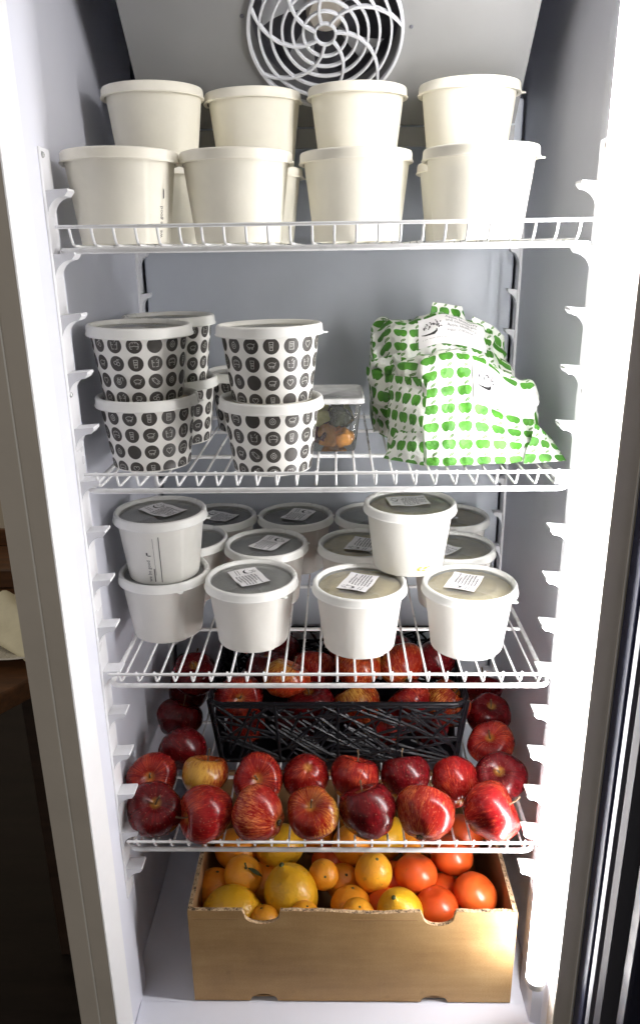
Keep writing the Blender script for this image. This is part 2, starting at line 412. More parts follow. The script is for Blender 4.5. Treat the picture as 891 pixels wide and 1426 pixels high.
# rack strips with ratchet prongs
PZ = [1.0225-.0566*k for k in range(15)]
def prong_outline(t):
    # (inward, z) profile: flat top, hooked tip, concave underside
    o = [(0, 0), (t, .0015), (t+.0005, -.0008), (t*.86, -.0050)]
    for k in range(1, 7):
        a = k/6*pi/2
        o.append((t*.86*(1-sin(a)), -.0050-.0195*(1-cos(a))))
    return o
for sx in (-1, 1):
    for (y0, y1, xin, tp, zs) in ((.002, .030, .2575, .0205, PZ), (.388, .410, .2715, .013, PZ)):
        mb = MB()
        mb.box((min(sx*xin, sx*(xin+.0170)), y0, .185), (max(sx*xin, sx*(xin+.0170)), y1, 1.06))
        rs = mb.build('rack_strip', 'rack', fridge, bevel=.0015)
        if True:
            pr = MB(); pr.prism(prong_outline(tp), (y1-y0)*.72, lambda a, b, d: (sx*(xin-a+.0002), y0+.003+d, b))
            pme = pr.mesh('prong', ['rack'])
            for z in zs:
                if z < .19: continue
                po = bpy.data.objects.new('prong', pme); COL.objects.link(po); po.parent = rs; po.location = (0, 0, z)
        if y0 < .1:
            for z in (1.053, .831, .611, .392):
                sc = MB(); sc.lathe([(0, .0018), (.0016, .0016), (.0027, .0006), (.003, 0)], 16)
                so = sc.build('screw', 'screw', rs, loc=(sx*(xin-.0002), y0+.006, z)); so.rotation_euler = (0, -sx*pi/2, 0)
# light strip: a rounded diffuser standing in the right front corner
mb = MB(); pr = [(.0118*sin(a), -.0118*cos(a)) for a in [(-2.0+3.8*k/18) for k in range(19)]]
mb.prism([(.2572+a, -.0310+b) for a, b in pr], 1.30, lambda a, b, d: (a, b, .098+d))
led = mb.build('light_strip', 'led', fridge)
mb = MB(); mb.prism([(.2572+a*1.03, -.0310+b*1.03) for a, b in pr], .012, lambda a, b, d: (a, b, .0855+d))
mb.build('end_cap', 'rack', led, bevel=.002)
mb = MB(); mb.lathe([(0, .0012), (.002, .001), (.0026, 0)], 14); so = mb.build('screw', 'screw', led, loc=(.2640, -.0176, .078)); so.rotation_euler = (pi/2, 0, 0)

# evaporator cover: sloping panel with fan opening
def pan(x, t, dn=0):     # t along the slope, 0 at the bottom edge, dn outward normal
    y = .298-t*.690; z = 1.112+t*.7238
    return Vector((x, y-dn*.7238, z-dn*.690))
XL, XR, TL = -.2225, .2335, .33
fc = (.0015, .1155); FR = .0845
mb = MB(); n = 64; V = []; F = []
hole = [(fc[0]+FR*cos(2*pi*k/n), fc[1]+FR*sin(2*pi*k/n)) for k in range(n)]
def edge_pt(a):
    dx, dy = cos(a), sin(a); ts = []
    if dx > 1e-9: ts.append((XR-fc[0])/dx)
    if dx < -1e-9: ts.append((XL-fc[0])/dx)
    if dy > 1e-9: ts.append((TL-fc[1])/dy)
    if dy < -1e-9: ts.append((0-fc[1])/dy)
    t = min(ts); return (fc[0]+dx*t, fc[1]+dy*t)
corners = {}
angs = sorted([2*pi*k/n for k in range(n)]+[math.atan2(y-fc[1], x-fc[0]) % (2*pi) for x in (XL, XR) for y in (0, TL)])
inn = [(fc[0]+FR*cos(a), fc[1]+FR*sin(a)) for a in angs]; outp = [edge_pt(a) for a in angs]; L = len(angs)
V = [pan(a, b, .0) for a, b in inn]+[pan(a, b, .0) for a, b in outp]+[pan(a, b, -.03) for a, b in outp]+[pan(a, b, -.035) for a, b in inn]
for k in range(L):
    j = (k+1) % L; F += [(k, j, L+j, L+k), (L+k, L+j, 2*L+j, 2*L+k), (k, 3*L+k, 3*L+j, j)]
mb.add(V, F)
cover = mb.build('evaporator_cover', 'cover', fridge, angle=30)
# bottom return of the cover
mb = MB(); mb.prism([(.2945, 1.1095), (.3000, 1.1095), (.3030, 1.1040), (.3030, 1.0880), (.2985, 1.0880)], XR-XL, lambda a, b, d: (XL+d, a, b)); mb.build('lower_flange', 'cover', cover)
mb = MB(); mb.lathe([(0, 0), (FR*1.06, 0), (FR*1.06, .05)], 48)
q = pan(fc[0], fc[1], -.075); hs = mb.build('fan_housing', 'fan', cover, loc=q)
rotm = Vector((0, 0, 1)).rotation_difference(Vector((0, -.7238, -.690)))
hs.rotation_mode = 'QUATERNION'; hs.rotation_quaternion = rotm
# fan behind the grille
mb = MB(); mb.lathe([(0, .022), (.018, .022), (.022, .016), (.022, 0)], 28)
fan = mb.build('fan_rotor', 'cabinet', cover, loc=pan(fc[0], fc[1], -.055)); fan.rotation_mode = 'QUATERNION'; fan.rotation_quaternion = rotm
for k in range(5):
    a0 = 2*pi*k/5+.3; bl = MB(); V = []; F = []
    for i in range(7):
        rr = .020+.055*i/6; w = .30+.25*i/6
        for s_ in (-1, 1):
            a = a0+s_*w/1.0*.5+.25*i/6
            V.append((rr*cos(a), rr*sin(a), .010+s_*.007))
    for i in range(6): F.append((2*i, 2*i+1, 2*i+3, 2*i+2))
    bl.add(V, F); bl.add([(x, y, z-.0012) for x, y, z in V], [t[::-1] for t in F])
    bl.build('fan_blade', 'grille', fan, recalc=False)
# spiral grille
gr = MB()
def gp(x, y, h): return pan(fc[0]+x, fc[1]+y, h)
def flat_ring(rad, w, h0, h1, n=72):
    V = []; F = []
    for k in range(n):
        a = 2*pi*k/n
        for rr, hh in ((rad-w, h0), (rad-w*.7, h1), (rad+w*.7, h1), (rad+w, h0)): V.append(gp(rr*cos(a), rr*sin(a), hh))
    for k in range(n):
        j = (k+1) % n
        for i in range(4): F.append((k*4+i, j*4+i, j*4+(i+1) % 4, k*4+(i+1) % 4))
    gr.add(V, F)
flat_ring(.0855, .0022, .0005, .0055)
for rad in (.0115, .0245, .0365, .0480, .0605, .0735): flat_ring(rad, .0016, .0015, .0050)
for k in range(7):
    a0 = 2*pi*k/7+.25; pts = []
    for i in range(15):
        t = i/14; rr = .011+.074*t; a = a0-.95*t**1.25-.1
        pts.append((rr*cos(a), rr*sin(a)))
    V = []; F = []
    for i, (x, y) in enumerate(pts):
        x2, y2 = pts[min(i+1, 14)]; x1, y1 = pts[max(i-1, 0)]; d = math.hypot(x2-x1, y2-y1); nx, ny = -(y2-y1)/d, (x2-x1)/d
        for w, hh in ((-.0019, .0018), (-.0012, .0062), (.0012, .0062), (.0019, .0018)): V.append(gp(x+nx*w, y+ny*w, hh))
    for i in range(14):
        for c in range(4): F.append((i*4+c, (i+1)*4+c, (i+1)*4+(c+1) % 4, i*4+(c+1) % 4))
    gr.add(V, F)
gr.build('fan_grille', 'grille', cover)
for x, t in ((-.0890, .135), (.0965, .120)):
    sc = MB(); sc.lathe([(0, .001), (.0018, .0008), (.0024, 0)], 14)
    so = sc.build('screw', 'fan', cover, loc=pan(x, t, .0006)); so.rotation_mode = 'QUATERNION'; so.rotation_quaternion = rotm

# open door: stands at right angles in front of the right post
door = MB(); door.box((.3030, -.172, -.23), (.345, -.100, ZT)); door = door.build('door', 'steel', fridge, bevel=.006)
mb = MB(); mb.box((.2935, -.0985, -.20), (.345, -.0675, ZT)); mb.build('mirror_edge', 'gloss', door, bevel=.003)
mb = MB(); mb.prism([(.3030, -.105), (.2950, -.108), (.2890, -.116), (.2880, -.128), (.2920, -.133), (.2880, -.140), (.2895, -.152), (.3030, -.160)], ZT+.20, lambda a, b, d: (a, b, -.2+d)); mb.build('gasket', 'steel', door)
mb = MB(); mb.box((.296, -.192, -.20), (.340, -.1725, ZT)); mb.build('gasket_edge', 'gasket', door, bevel=.003)
mb = MB(); mb.box((.315, -.52, -.15), (.321, -.1925, ZT)); mb.build('glass_pane', 'glass', door)
mb = MB(); mb.box((.3030, -.60, -.23), (.345, -.5205, ZT)); mb.build('far_stile', 'steel', door, bevel=.006)

# ------------------------------------------------------------------ wire shelves
def make_shelf(label):
    t = thing('wire_shelf', (0, 0, 0), label, 'shelf', 'white wire shelves of the fridge')
    W = .2445; YB = .385
    fr = MB(); a = []
    # outer thick wire loop just under the deck wires, rounded corners
    rad = .012
    for (cx, cy, a0) in ((W-.004, .016+rad-.004, -pi/2), (W-.004, YB-rad, 0), (-W+.004, YB-rad, pi/2), (-W+.004, .016+rad-.004, pi)):
        for k in range(5):
            an = a0+k/4*pi/2
            a.append((cx+rad*cos(an), cy+rad*sin(an), -.0043))
    fr.tube(a, .0029, 10, closed=True); fr.build('outer_frame', 'wire', t)
    for y in (.150, .285):
        cb = MB(); cb.tube([(-W-.006, y, -.0038), (W+.006, y, -.0038)], .0024, 8); cb.build('cross_bar', 'wire', t)
    dw = MB(); N = 24
    for i in range(N):
        x = -W+.0055+(2*W-.011)*i/(N-1)
        jx = (noise.noise((i*3.1, 0, 1))*.0006)
        dw.tube([(x+jx, YB+.002, 0), (x, .030, 0), (x, .0165, .0003), (x, .0115, .0020), (x, .0080, .0060), (x, .0045, .0130), (x, .0030, .0186)], .00135, 7)
    dw.build('deck_wires', 'wire', t)
    rl_ = MB(); rl_.tube([(-W-.006, .0008, .0170), (W+.006, .0008, .0170)], .00175, 9)
    rl_.build('front_rail', 'wire', t)
    return t
sh0 = make_shelf('topmost white wire shelf at eye level, carrying the cream paper tubs')
SHL = ['', 'white wire shelf second from the top, carrying the dotted tubs and green apple print parcels',
       'white wire shelf third from the top, carrying white tubs with labelled clear lids',
       'lowest white wire shelf, carrying loose red apples and a black basket']
for i in range(4):
    s_ = sh0 if i == 0 else copy_tree(sh0)
    s_.location = (0, 0, DECK[i]-.00135)
    if i: s_['label'] = SHL[i]

# ------------------------------------------------------------------ paper tubs
def tub_profile(H, ro=.0535, rb=.0440):
    return [(0, .0035), (rb-.003, .0035), (rb-.0022, 0), (rb-.0006, .0002), (rb, .0015), (ro, H-.005), (ro+.0012, H-.004), (ro+.0014, H-.0018), (ro, H-.0008), (ro-.0012, H-.002), (rb-.001, .006), (0, .006)]
def seam(q, a, r, z):
    # rolled paper: the wall spirals by one paper thickness and steps back at the glued seam
    t = ((a-radians(-48)) % (2*pi))/(2*pi); k = 1+(.0015*t/max(r, .01) if r > .04 else 0)
    k += .010*noise.noise((cos(a)*1.3, sin(a)*1.3, z*22)) if r > .03 else 0      # slight dents
    return (q[0]*k, q[1]*k, q[2])
def add_lid(t, H, win='lidw', ro=.0535, tab=None, lm='lidw'):
    mb = MB()
    o = ro+.0042
    prof = [(ro+.0012, H-.0095), (o+.0008, H-.0098), (o+.0014, H-.0085), (o+.0002, H-.0070), (o-.0002, H-.0005), (o-.0012, H+.0012), (o-.0030, H+.0018), (o-.0050, H+.0010), (o-.0062, H-.0018), (o-.0066, H-.0030)]
    if win == 'lidw': prof += [(0, H-.0026)]
    mb.lathe(prof, 72)
    if tab is not None:
        a = tab; w = .10
        mb.prism([((o-.001)*cos(a-w), (o-.001)*sin(a-w)), ((o+.0055)*cos(a-w*.35), (o+.0055)*sin(a-w*.35)), ((o+.0055)*cos(a+w*.35), (o+.0055)*sin(a+w*.35)), ((o-.001)*cos(a+w), (o-.001)*sin(a+w))], .0012, lambda x, y, d: (x, y, H-.0098+d))
    lid = mb.build('lid', lm, t, angle=50)
    if win != 'lidw':
        wn = MB(); rr = o-.0067
        wn.lathe([(0, H-.0034), (rr*.55, H-.0034), (rr*.6, H-.0029), (rr*.72, H-.0029), (rr*.76, H-.0034), (rr, H-.0031)], 56)
        wn.build('lid_window', 'window', lid)
    return lid
def make_tub(H, paper, name, label, group, tab, contents=None, win='lidw'):
    t = thing(name, (0, 0, 0), label, 'tub', group)
    mb = MB(); mb.lathe(tub_profile(H), 120, shape=seam)
    # glued overlap seam of the paper wall
    mb.build('tub_body', paper, t, angle=50)
    lid = add_lid(t, H, win, tab=tab, lm='lidc' if paper == 'cream' else 'lidw')
    if contents:
        c = MB(); rr = .0505
        def wob(q, a, r_, z): return (q[0], q[1], z+noise.noise((q[0]*60, q[1]*60, 3))*.0012)
        c.lathe([(0, H-.0068), (.012, H-.0066), (.025, H-.0068), (.038, H-.0066), (rr, H-.0062)], 40, shape=wob); c.build('contents', contents, t, angle=180)
    return t, lid

def print_on_wall(t, H, items, ro=.0535, rb=.0440, mat='text', name='printed_text'):
    """items: list of (verts2d, faces) in metres: x along the wall, y up the wall"""
    mb = MB()
    for V, F, a0, z0 in items:
        P = []
        for x, y in V:
            z = z0+y; rr = rb+(ro-rb)*(z-.0015)/(H-.0065); a = a0+x/rr
            q = seam((rr*cos(a), rr*sin(a), z), a, rr, z); k = 1+.00035/rr; P.append((q[0]*k, q[1]*k, z))
        mb.add(P, F)
    return mb.build(name, mat, t, recalc=False)
def vtext(s, size):   # reads upwards
    V, F = text2d(s); return [(-y*size, x*size) for x, y in V], F

# --- top shelf: plain cream tubs, two deep, the rear ones stacked two high
H1 = .085
z = DECK[0]
t0, _ = make_tub(H1, 'cream', 'paper_tub', 'plain cream tub with tiny upright writing, left end of the top shelf front row', 'plain cream tubs on the top shelf', radians(170))
def put(src, x, y, z, label, rz=0., tilt=None, first=[False]):
    o = copy_tree(src)
    o.location = (x, y, z); o.rotation_euler = (0, 0, rz)
    for ch in o.children:
        if ch.name.startswith('lid') and src is not None: ch.rotation_euler = (R.uniform(-.012, .012), R.uniform(-.012, .012), 0)
    if tilt: o.rotation_euler = (tilt[0], tilt[1], rz)
    o['label'] = label
    return o
t0.location = (-.2030, .074, z)
V1, F1_ = vtext('we be good', .0062)
print_on_wall(t0, H1, [(V1, F1_, radians(-25), .006), ([(-.0008, 0), (.0010, .001), (.0004, .008), (-.0012, .010)], [(0, 1, 2, 3)], radians(-24), .042)])
plain = thing('paper_tub', (0, 0, 0), 'x', 'tub', 'plain cream tubs on the top shelf')
mb = MB(); mb.lathe(tub_profile(H1), 120, shape=seam); mb.build('tub_body', 'cream', plain, angle=50); add_lid(plain, H1, tab=radians(-20), lm='lidc')
plain.location = (-.0895, .096, z); plain['label'] = 'plain cream paper tub second from the left in the front row on the top shelf'
put(plain, .0335, .106, z, 'plain cream paper tub third from the left in the front row on the top shelf', 1.2)
put(plain, .1580, .086, z, 'brightest plain cream tub, right end of the top shelf front row', .25)
UP = [(-.1970, .226), (-.0855, .268), (.0375, .246), (.1660, .232)]
un = ['leftmost', 'second from the left', 'third from the left', 'rightmost']
for i, (x, y) in enumerate(UP):
    if i != 2: put(plain, x, y, z, 'cream tub behind the top shelf front row, under the %s raised tub' % un[i], .5*i)
    else: put(plain, x, y, z, 'cream tub hidden under the third raised tub on the top shelf', .5*i)
    put(plain, x, y, z+H1-.0022, 'raised cream tub on the top shelf, %s of four stacked' % un[i], [2.2, 1.0, 2.8, .2][i])

# --- second shelf: tubs printed with dark discs and food drawings
def ring(cx, cy, rx, ry=None, n=14, a0=0, a1=2*pi):
    ry = rx if ry is None else ry
    return [(cx+rx*cos(a0+(a1-a0)*k/n), cy+ry*sin(a0+(a1-a0)*k/n)) for k in range(n+1)]
ICON = [
    [ring(0, .10, .55, .36, 10, 0, pi), [(-.55, .10), (.55, .10)], [(-.6, -.05), (-.3, -.12), (0, -.04), (.3, -.12), (.6, -.05)], [(-.55, -.2), (.55, -.2), (.45, -.42), (-.45, -.42), (-.55, -.2)], [(-.2, .28), (-.1, .28)], [(.1, .33), (.2, .33)]],      # burger
    [[(-.55, .35), (.35, -.45), (.5, -.33), (-.4, .47), (-.55, .35)], [(-.5, .15), (.2, -.5)], [(-.2, .5), (.55, -.15)]],                                              # hot dog
    [[(-.45, .3), (.45, .3), (.36, -.45), (-.36, -.45), (-.45, .3)], [(-.5, .42), (.5, .42)], [(-.4, .1), (.4, .1)], [(.1, .42), (.25, .65)]],                      # pot
    [ring(-.1, -.1, .32), [(-.3, .25), (.15, .25), (.15, .5), (.5, .5), (.5, .1)], [(-.3, .25), (-.3, .45), (-.05, .45)], ring(-.1, -.1, .12)],                       # jug
    [ring(0, -.05, .38), ring(0, -.05, .16), [(-.1, .42), (0, .33), (.15, .45)]],                                                                                    # tomato
    [[(-.3, .45), (.3, .45), (.3, -.45), (-.3, -.45), (-.3, .45)], [(-.2, .25), (.2, .25)], [(-.2, .05), (.2, .05)], [(-.2, -.15), (.1, -.15)]],                    # menu
    [ring(0, .05, .46, .25), [(-.3, -.15), (-.3, -.4)], [(-.1, -.18), (-.1, -.4)], [(.15, -.18), (.15, -.4)], [(.3, -.12), (.3, -.4)], [(.4, .2), (.55, .3)]],          # pig
    [[(0, -.45), (-.42, .02), (-.35, .33), (-.1, .36), (0, .2), (.1, .36), (.35, .33), (.42, .02), (0, -.45)]],                                                   # heart
    [[(-.4, .2), (.4, .2), (.3, -.1), (-.3, -.1), (-.4, .2)], [(-.5, -.3), (.5, -.3)], [(-.2, -.1), (-.2, -.3)], [(.2, -.1), (.2, -.3)], [(-.3, .4), (.3, .4)]],    # toaster
    [],
    [ring(-.2, .1, .22), ring(.22, -.05, .22), [(-.1, .3), (.1, .55), (.3, .15)], [(.1, .55), (.4, .5)]],                                                              # cherries
    [[(-.25, .5), (.25, .5), (.18, -.5), (-.18, -.5), (-.25, .5)], [(-.22, .2), (.22, .2)], ring(0, -.1, .1)],                                                        # cup
]
H2 = .080
def dots_tub(label):
    t = thing('patterned_tub', (0, 0, 0), label, 'tub', 'white tubs printed with dark discs')
    ro, rb = .0535, .0440
    mb = MB(); mb.lathe(tub_profile(H2), 96)
    NC = 15; rows = 4
    def wall(a, zz, off):
        rr = rb+(ro-rb)*(zz-.0015)/(H2-.0065)+off; return (rr*cos(a), rr*sin(a), zz)
    rg = random.Random(3)
    for c in range(NC):
        a0 = 2*pi*c/NC
        for w in range(rows+1):
            zc = .0052+.0194*w+.0006*sin(2*pi*c/NC)
            if zc > H2-.006 or zc < .002: continue
            rm = rb+(ro-rb)*zc/H2; rd = .0084*(.94+.08*zc/H2)
            V = [wall(a0, zc, .00012)]; F = []
            n = 26
            for q in (.45, .8, 1.):
                for k in range(n):
                    th = 2*pi*k/n; y = rd*q*sin(th); x = rd*q*cos(th)
                    zz = min(max(zc+y, .0018), H2-.0052)
                    V.append(wall(a0+x/rm, zz, .00012))
            for k in range(n):
                j = (k+1) % n; F.append((0, 1+k, 1+j))
                for q in (0, 1): F.append((1+q*n+k, 1+(q+1)*n+k, 1+(q+1)*n+j, 1+q*n+j))
            mb.add(V, F, 1)
            for st in ICON[rg.randrange(len(ICON))]:
                for (x1, y1), (x2, y2) in zip(st[:-1], st[1:]):
                    d = math.hypot(x2-x1, y2-y1)+1e-9; nx, ny = -(y2-y1)/d*.034, (x2-x1)/d*.034; ex, ey = (x2-x1)/d*.025, (y2-y1)/d*.025
                    Q = []
                    for (x, y) in ((x1-ex+nx, y1-ey+ny), (x1-ex-nx, y1-ey-ny), (x2+ex-nx, y2+ey-ny), (x2+ex+nx, y2+ey+ny)):
                        zz = min(max(zc+y*rd, .0018), H2-.0052); Q.append(wall(a0+x*rd/rm, zz, .00022))
                    mb.add(Q, [(0, 1, 2, 3)], 2)
    mb.build('tub_body', ['pwhite', 'ink', 'icon'], t, angle=50, merge=False, recalc=False)
    lid = add_lid(t, H2, 'window', tab=radians(-8))
    c = MB(); c.lathe([(0, H2-.0075), (.025, H2-.007), (.0500, H2-.0065)], 32); c.build('contents', 'soupc', t)
    return t
z = DECK[1]
d0 = dots_tub('lower disc printed tub of the front left stack on the second shelf, carrying a twin'); d0.location = (-.2040, .106, z); d0.rotation_euler = (0, 0, .35)
put(d0, -.2075, .107, z+H2-.0022, 'upper disc printed tub of the front left stack, its clear lid crossed by folds', 1.9, (.004, -.012))
put(d0, -.0615, .086, z, 'lower disc printed tub of the front right stack, beside the clear fruit tub', 1.05)
put(d0, -.0600, .089, z+H2-.0022, 'upper disc printed tub of the front right stack with a pull tab on its lid', 0.2)
put(d0, -.1990, .226, z, 'lower disc printed tub of the rear stack, behind the front left stack', 2.6)
put(d0, -.1985, .224, z+H2-.0022, 'upper disc printed tub of the rear stack, peeping over the front left stack', 3.4)
put(d0, -.1080, .290, z, 'lone disc printed tub at the back, between the two front stacks', 4.2)

# folds of cling film across the upper left lid are part of the lids' windows (bumps)

# --- clear tub of fruit salad
ft = thing('fruit_tub', (.0060, .190, z), 'clear rectangular plastic tub of cut fruit with frosted lid on the second shelf', 'tub')
def rect_ring(hx, hy, zz, rad=.008, n=5):
    P = []
    for (cx, cy, a0) in ((hx-rad, -hy+rad, -pi/2), (hx-rad, hy-rad, 0), (-hx+rad, hy-rad, pi/2), (-hx+rad, -hy+rad, pi)):
        for k in range(n):
            a = a0+k/(n-1)*pi/2; P.append((cx+rad*cos(a), cy+rad*sin(a), zz))
    return P
def loft(mb, rings, mi=0, cap0=True, cap1=True):
    n = len(rings[0]); V = [p for rg in rings for p in rg]; F = []
    for i in range(len(rings)-1):
        for k in range(n): F.append((i*n+k, i*n+(k+1) % n, (i+1)*n+(k+1) % n, (i+1)*n+k))
    if cap0: F.append(tuple(range(n))[::-1])
    if cap1: F.append(tuple((len(rings)-1)*n+k for k in range(n)))
    mb.add(V, F, mi)
mb = MB(); loft(mb, [rect_ring(.027, .040, .0005), rect_ring(.0285, .0415, .003), rect_ring(.0345, .048, .058), rect_ring(.0370, .051, .059), rect_ring(.0370, .051, .062)], cap1=False); mb.build('tub_shell', 'tub', ft)
mb = MB(); loft(mb, [rect_ring(.0375, .0515, .0605), rect_ring(.0390, .053, .0615), rect_ring(.0385, .0525, .0660), rect_ring(.0365, .0505, .0672), rect_ring(.033, .047, .0655)]); mb.build('tub_lid', 'tublid', ft)
def chunk(rx, ry, rz, seed, cut=.35):
    bm = bmesh.new(); bmesh.ops.create_icosphere(bm, subdivisions=3, radius=1)
    for v in bm.verts:
        c = v.co; k = 1+.22*noise.noise(c*1.4+Vector((seed, 0, 0)))
        c = Vector((max(-cut*2, min(cut*2, c.x)), max(-cut*2, min(cut*2, c.y)), max(-cut*1.8, c.z)))*k
        v.co = Vector((c.x*rx, c.y*ry, c.z*rz))
    mb = MB(); bm.verts.index_update(); mb.add([v.co[:] for v in bm.verts], [[v.index for v in fc_.verts] for fc_ in bm.faces]); bm.free(); return mb
for k, (x, y, zz, rx, m_) in enumerate([(-.006, -.026, .016, .015, 'peach'), (.013, -.024, .014, .013, 'peach'), (-.016, -.026, .018, .012, 'berry'), (-.014, -.022, .038, .012, 'melon'), (.006, -.020, .040, .014, 'grape'), (.016, -.016, .036, .012, 'grape'), (0, .01, .018, .020, 'peach'), (-.012, .015, .036, .016, 'berry'), (.012, .018, .036, .016, 'melon'), (.006, .0, .048, .011, 'grape'), (-.013, -.006, .050, .010, 'melon')]):
    o = chunk(rx, rx*.9, rx*1.05, k*3.3).build({'peach': 'peach_piece', 'berry': 'berry_piece', 'melon': 'melon_piece', 'grape': 'grape_piece'}[m_], m_, ft, loc=(x, y, zz), angle=40); o.rotation_euler = (k*.7, k*1.1, k*.5)

# --- parcels wrapped in apple print paper
def facet(q, sc):
    """crumpled paper: every cell is its own tilted little plane, meeting in sharp folds"""
    ds, ps = noise.voronoi(q*sc); w = 0; h = 0
    for d, c in zip(ds[:3], ps[:3]):
        k = math.exp(-d*9); tv = Vector((noise.noise(c*3.1), noise.noise(c*3.7+Vector((7, 0, 0))), noise.noise(c*2.9+Vector((0, 5, 0)))))
        w += k; h += k*(tv.dot(q*sc-c)*1.9+noise.noise(c*5.3)*.5)
    return h/w
def sheet(t, name, c00, c10, c11, c01, uv0, amp, seed, bulge=.0, n=44):
    c00, c10, c11, c01 = map(Vector, (c00, c10, c11, c01)); mb = MB(); V = []; U = []
    nn = (c10-c00).cross(c01-c00).normalized(); wu = (c10-c00).length; wv = (c01-c00).length
    for i in range(n+1):
        for j in range(n+1):
            a, b = i/n, j/n
            p = (c00*(1-a)+c10*a)*(1-b)+(c01*(1-a)+c11*a)*b
            q = p+Vector((seed, 0, seed))
            e = 1-.0*abs(a-.5)
            p = p+nn*(bulge*sin(pi*a)*sin(pi*min(1, b+.1))+amp*(noise.noise(q*18)+1.2*facet(q, 34)+.5*facet(q, 75)))
            p.x += .002*noise.noise(q*40+Vector((1, 0, 0))); p.z = max(p.z, .0012)
            V.append(p); U.append((uv0[0]+a*wu, uv0[1]+b*wv))
    mb.add(V, [(i*(n+1)+j, (i+1)*(n+1)+j, (i+1)*(n+1)+j+1, i*(n+1)+j+1) for i in range(n) for j in range(n)]); mb.uv = U
    return mb.build(name, 'wrap', t, angle=180, merge=False, recalc=False)
def bag(name, label, x0, x1, prof, hfun, yfun, z, uv0, amp, seed, lab=None, nu=150, nv=190, tuft=None, xfun=None):
    """prof: (y, z) loop from the front foot over the top to the rear foot; hfun(u) scales height"""
    t = thing(name, (0, 0, z), label, 'parcel', 'parcels in green apple print paper')
    # resample with a Catmull-Rom through the profile
    P = [Vector((a, b, 0)) for a, b in prof]; fine = []
    for i in range(len(P)-1):
        a, b, c, d = P[max(i-1, 0)], P[i], P[i+1], P[min(i+2, len(P)-1)]
        for k in range(24):
            s = k/24; fine.append(.5*((2*b)+(c-a)*s+(2*a-5*b+4*c-d)*s*s+(3*b-a-3*c+d)*s**3))
    fine.append(P[-1]); cum = [0]
    for a, b in zip(fine[:-1], fine[1:]): cum.append(cum[-1]+(b-a).length)
    tot = cum[-1]
    def at(v):
        s = v*tot; lo = 0
        import bisect
        lo = min(max(bisect.bisect_right(cum, s)-1, 0), len(fine)-2); k = (s-cum[lo])/max(1e-9, cum[lo+1]-cum[lo]); q = fine[lo].lerp(fine[lo+1], k); return q.x, q.y
    cy = sum(a for a, b in prof)/len(prof)
    G = []; UVs = []
    for i in range(nu+1):
        u = i/nu; X = x0+(x1-x0)*u; h = hfun(u); row = []
        for j in range(nv+1):
            v = j/nv; y, zz = at(v)
            yy = cy+(y-cy)*min(1, .35+.65*h)+yfun(u, zz); Z = zz*h
            XX = X+(xfun(u, zz*h) if xfun else 0)
            row.append(Vector((XX, yy, Z)))
            UVs.append((uv0[0]+X, uv0[1]+v*tot))
        G.append(row)
    # crumple: long creases + small facets, along the surface normal
    D = [[None]*(nv+1) for _ in range(nu+1)]
    for i in range(nu+1):
        for j in range(nv+1):
            a = G[min(i+1, nu)][j]-G[max(i-1, 0)][j]; b = G[i][min(j+1, nv)]-G[i][max(j-1, 0)]
            nn = a.cross(b); nn = nn.normalized() if nn.length > 1e-12 else Vector((0, -1, 0))
            p = G[i][j]+Vector((seed, seed*.3, 0))
            u = i/nu
            edge = 1+1.6*max(0, (abs(u-.5)-.30)/.2)
            q = Vector((p.x*1.0+noise.noise(p*30)*.010, p.y, p.z*.7+noise.noise(p*25+Vector((5, 0, 0)))*.010))
            low = noise.noise(p*13)
            dz = amp*edge*(.8*low+facet(q, 26)*1.1+facet(q+Vector((3, 1, 2)), 58)*.55)
            D[i][j] = G[i][j]+nn*dz
            if D[i][j].z < .0012: D[i][j].z = .0012+.0004*abs(low)
    mb = MB(); V = [D[i][j] for i in range(nu+1) for j in range(nv+1)]; F = []
    for i in range(nu):
        for j in range(nv):
            k = i*(nv+1)+j; F.append((k, k+1, k+nv+2, k+nv+1))
    # close the two ends with pinched fans
    for i, sg in ((0, -1), (nu, 1)):
        c = Vector((0, 0, 0))
        for q in D[i]: c += q
        c /= nv+1; c.x += sg*.004
        o = len(V); V.append(c); UVs.append((uv0[0]+(x0 if i == 0 else x1)+sg*.03, uv0[1]+.05))
        for j in range(nv): F.append((o, i*(nv+1)+j, i*(nv+1)+j+1) if sg < 0 else (o, i*(nv+1)+j+1, i*(nv+1)+j))
        F.append((o, i*(nv+1)+nv, i*(nv+1)))
    mb.add(V, F); mb.uv = UVs
    ob = mb.build('wrapping', 'wrap', t, angle=180, merge=False, recalc=True)
    if lab:
        (ua, ub, va, vb, lines, rot) = lab
        def sm(a, b, off):      # a, b in 0..1 of the label
            uu = (ua+(ub-ua)*a)*nu; vv = (va+(vb-va)*b+rot*(a-.5))*nv
            i = min(int(uu), nu-1); j = min(int(vv), nv-1); fu, fv = uu-i, vv-j
            # smooth the label over the finest crumples
            acc = Vector((0, 0, 0)); cnt = 0
            for di in (-2, 0, 2):
                for dj in (-2, 0, 2):
                    ii = min(max(i+di, 0), nu-1); jj = min(max(j+dj, 0), nv-1)
                    acc += (D[ii][jj]*(1-fu)+D[ii+1][jj]*fu)*(1-fv)+(D[ii][jj+1]*(1-fu)+D[ii+1][jj+1]*fu)*fv; cnt += 1
            q = acc/cnt
            aa = D[min(i+4, nu)][j]-D[max(i-4, 0)][j]; bb = D[i][min(j+4, nv)]-D[i][max(j-4, 0)]; nn = aa.cross(bb).normalized()
            if nn.y > .2 or nn.z < -.3: nn = -nn
            return q+nn*off
        w = (ub-ua)*(x1-x0); hgt = (vb-va)*tot
        lb = MB(); NA, NB = 30, 20
        V = [sm(a/NA, b/NB, .0020) for a in range(NA+1) for b in range(NB+1)]
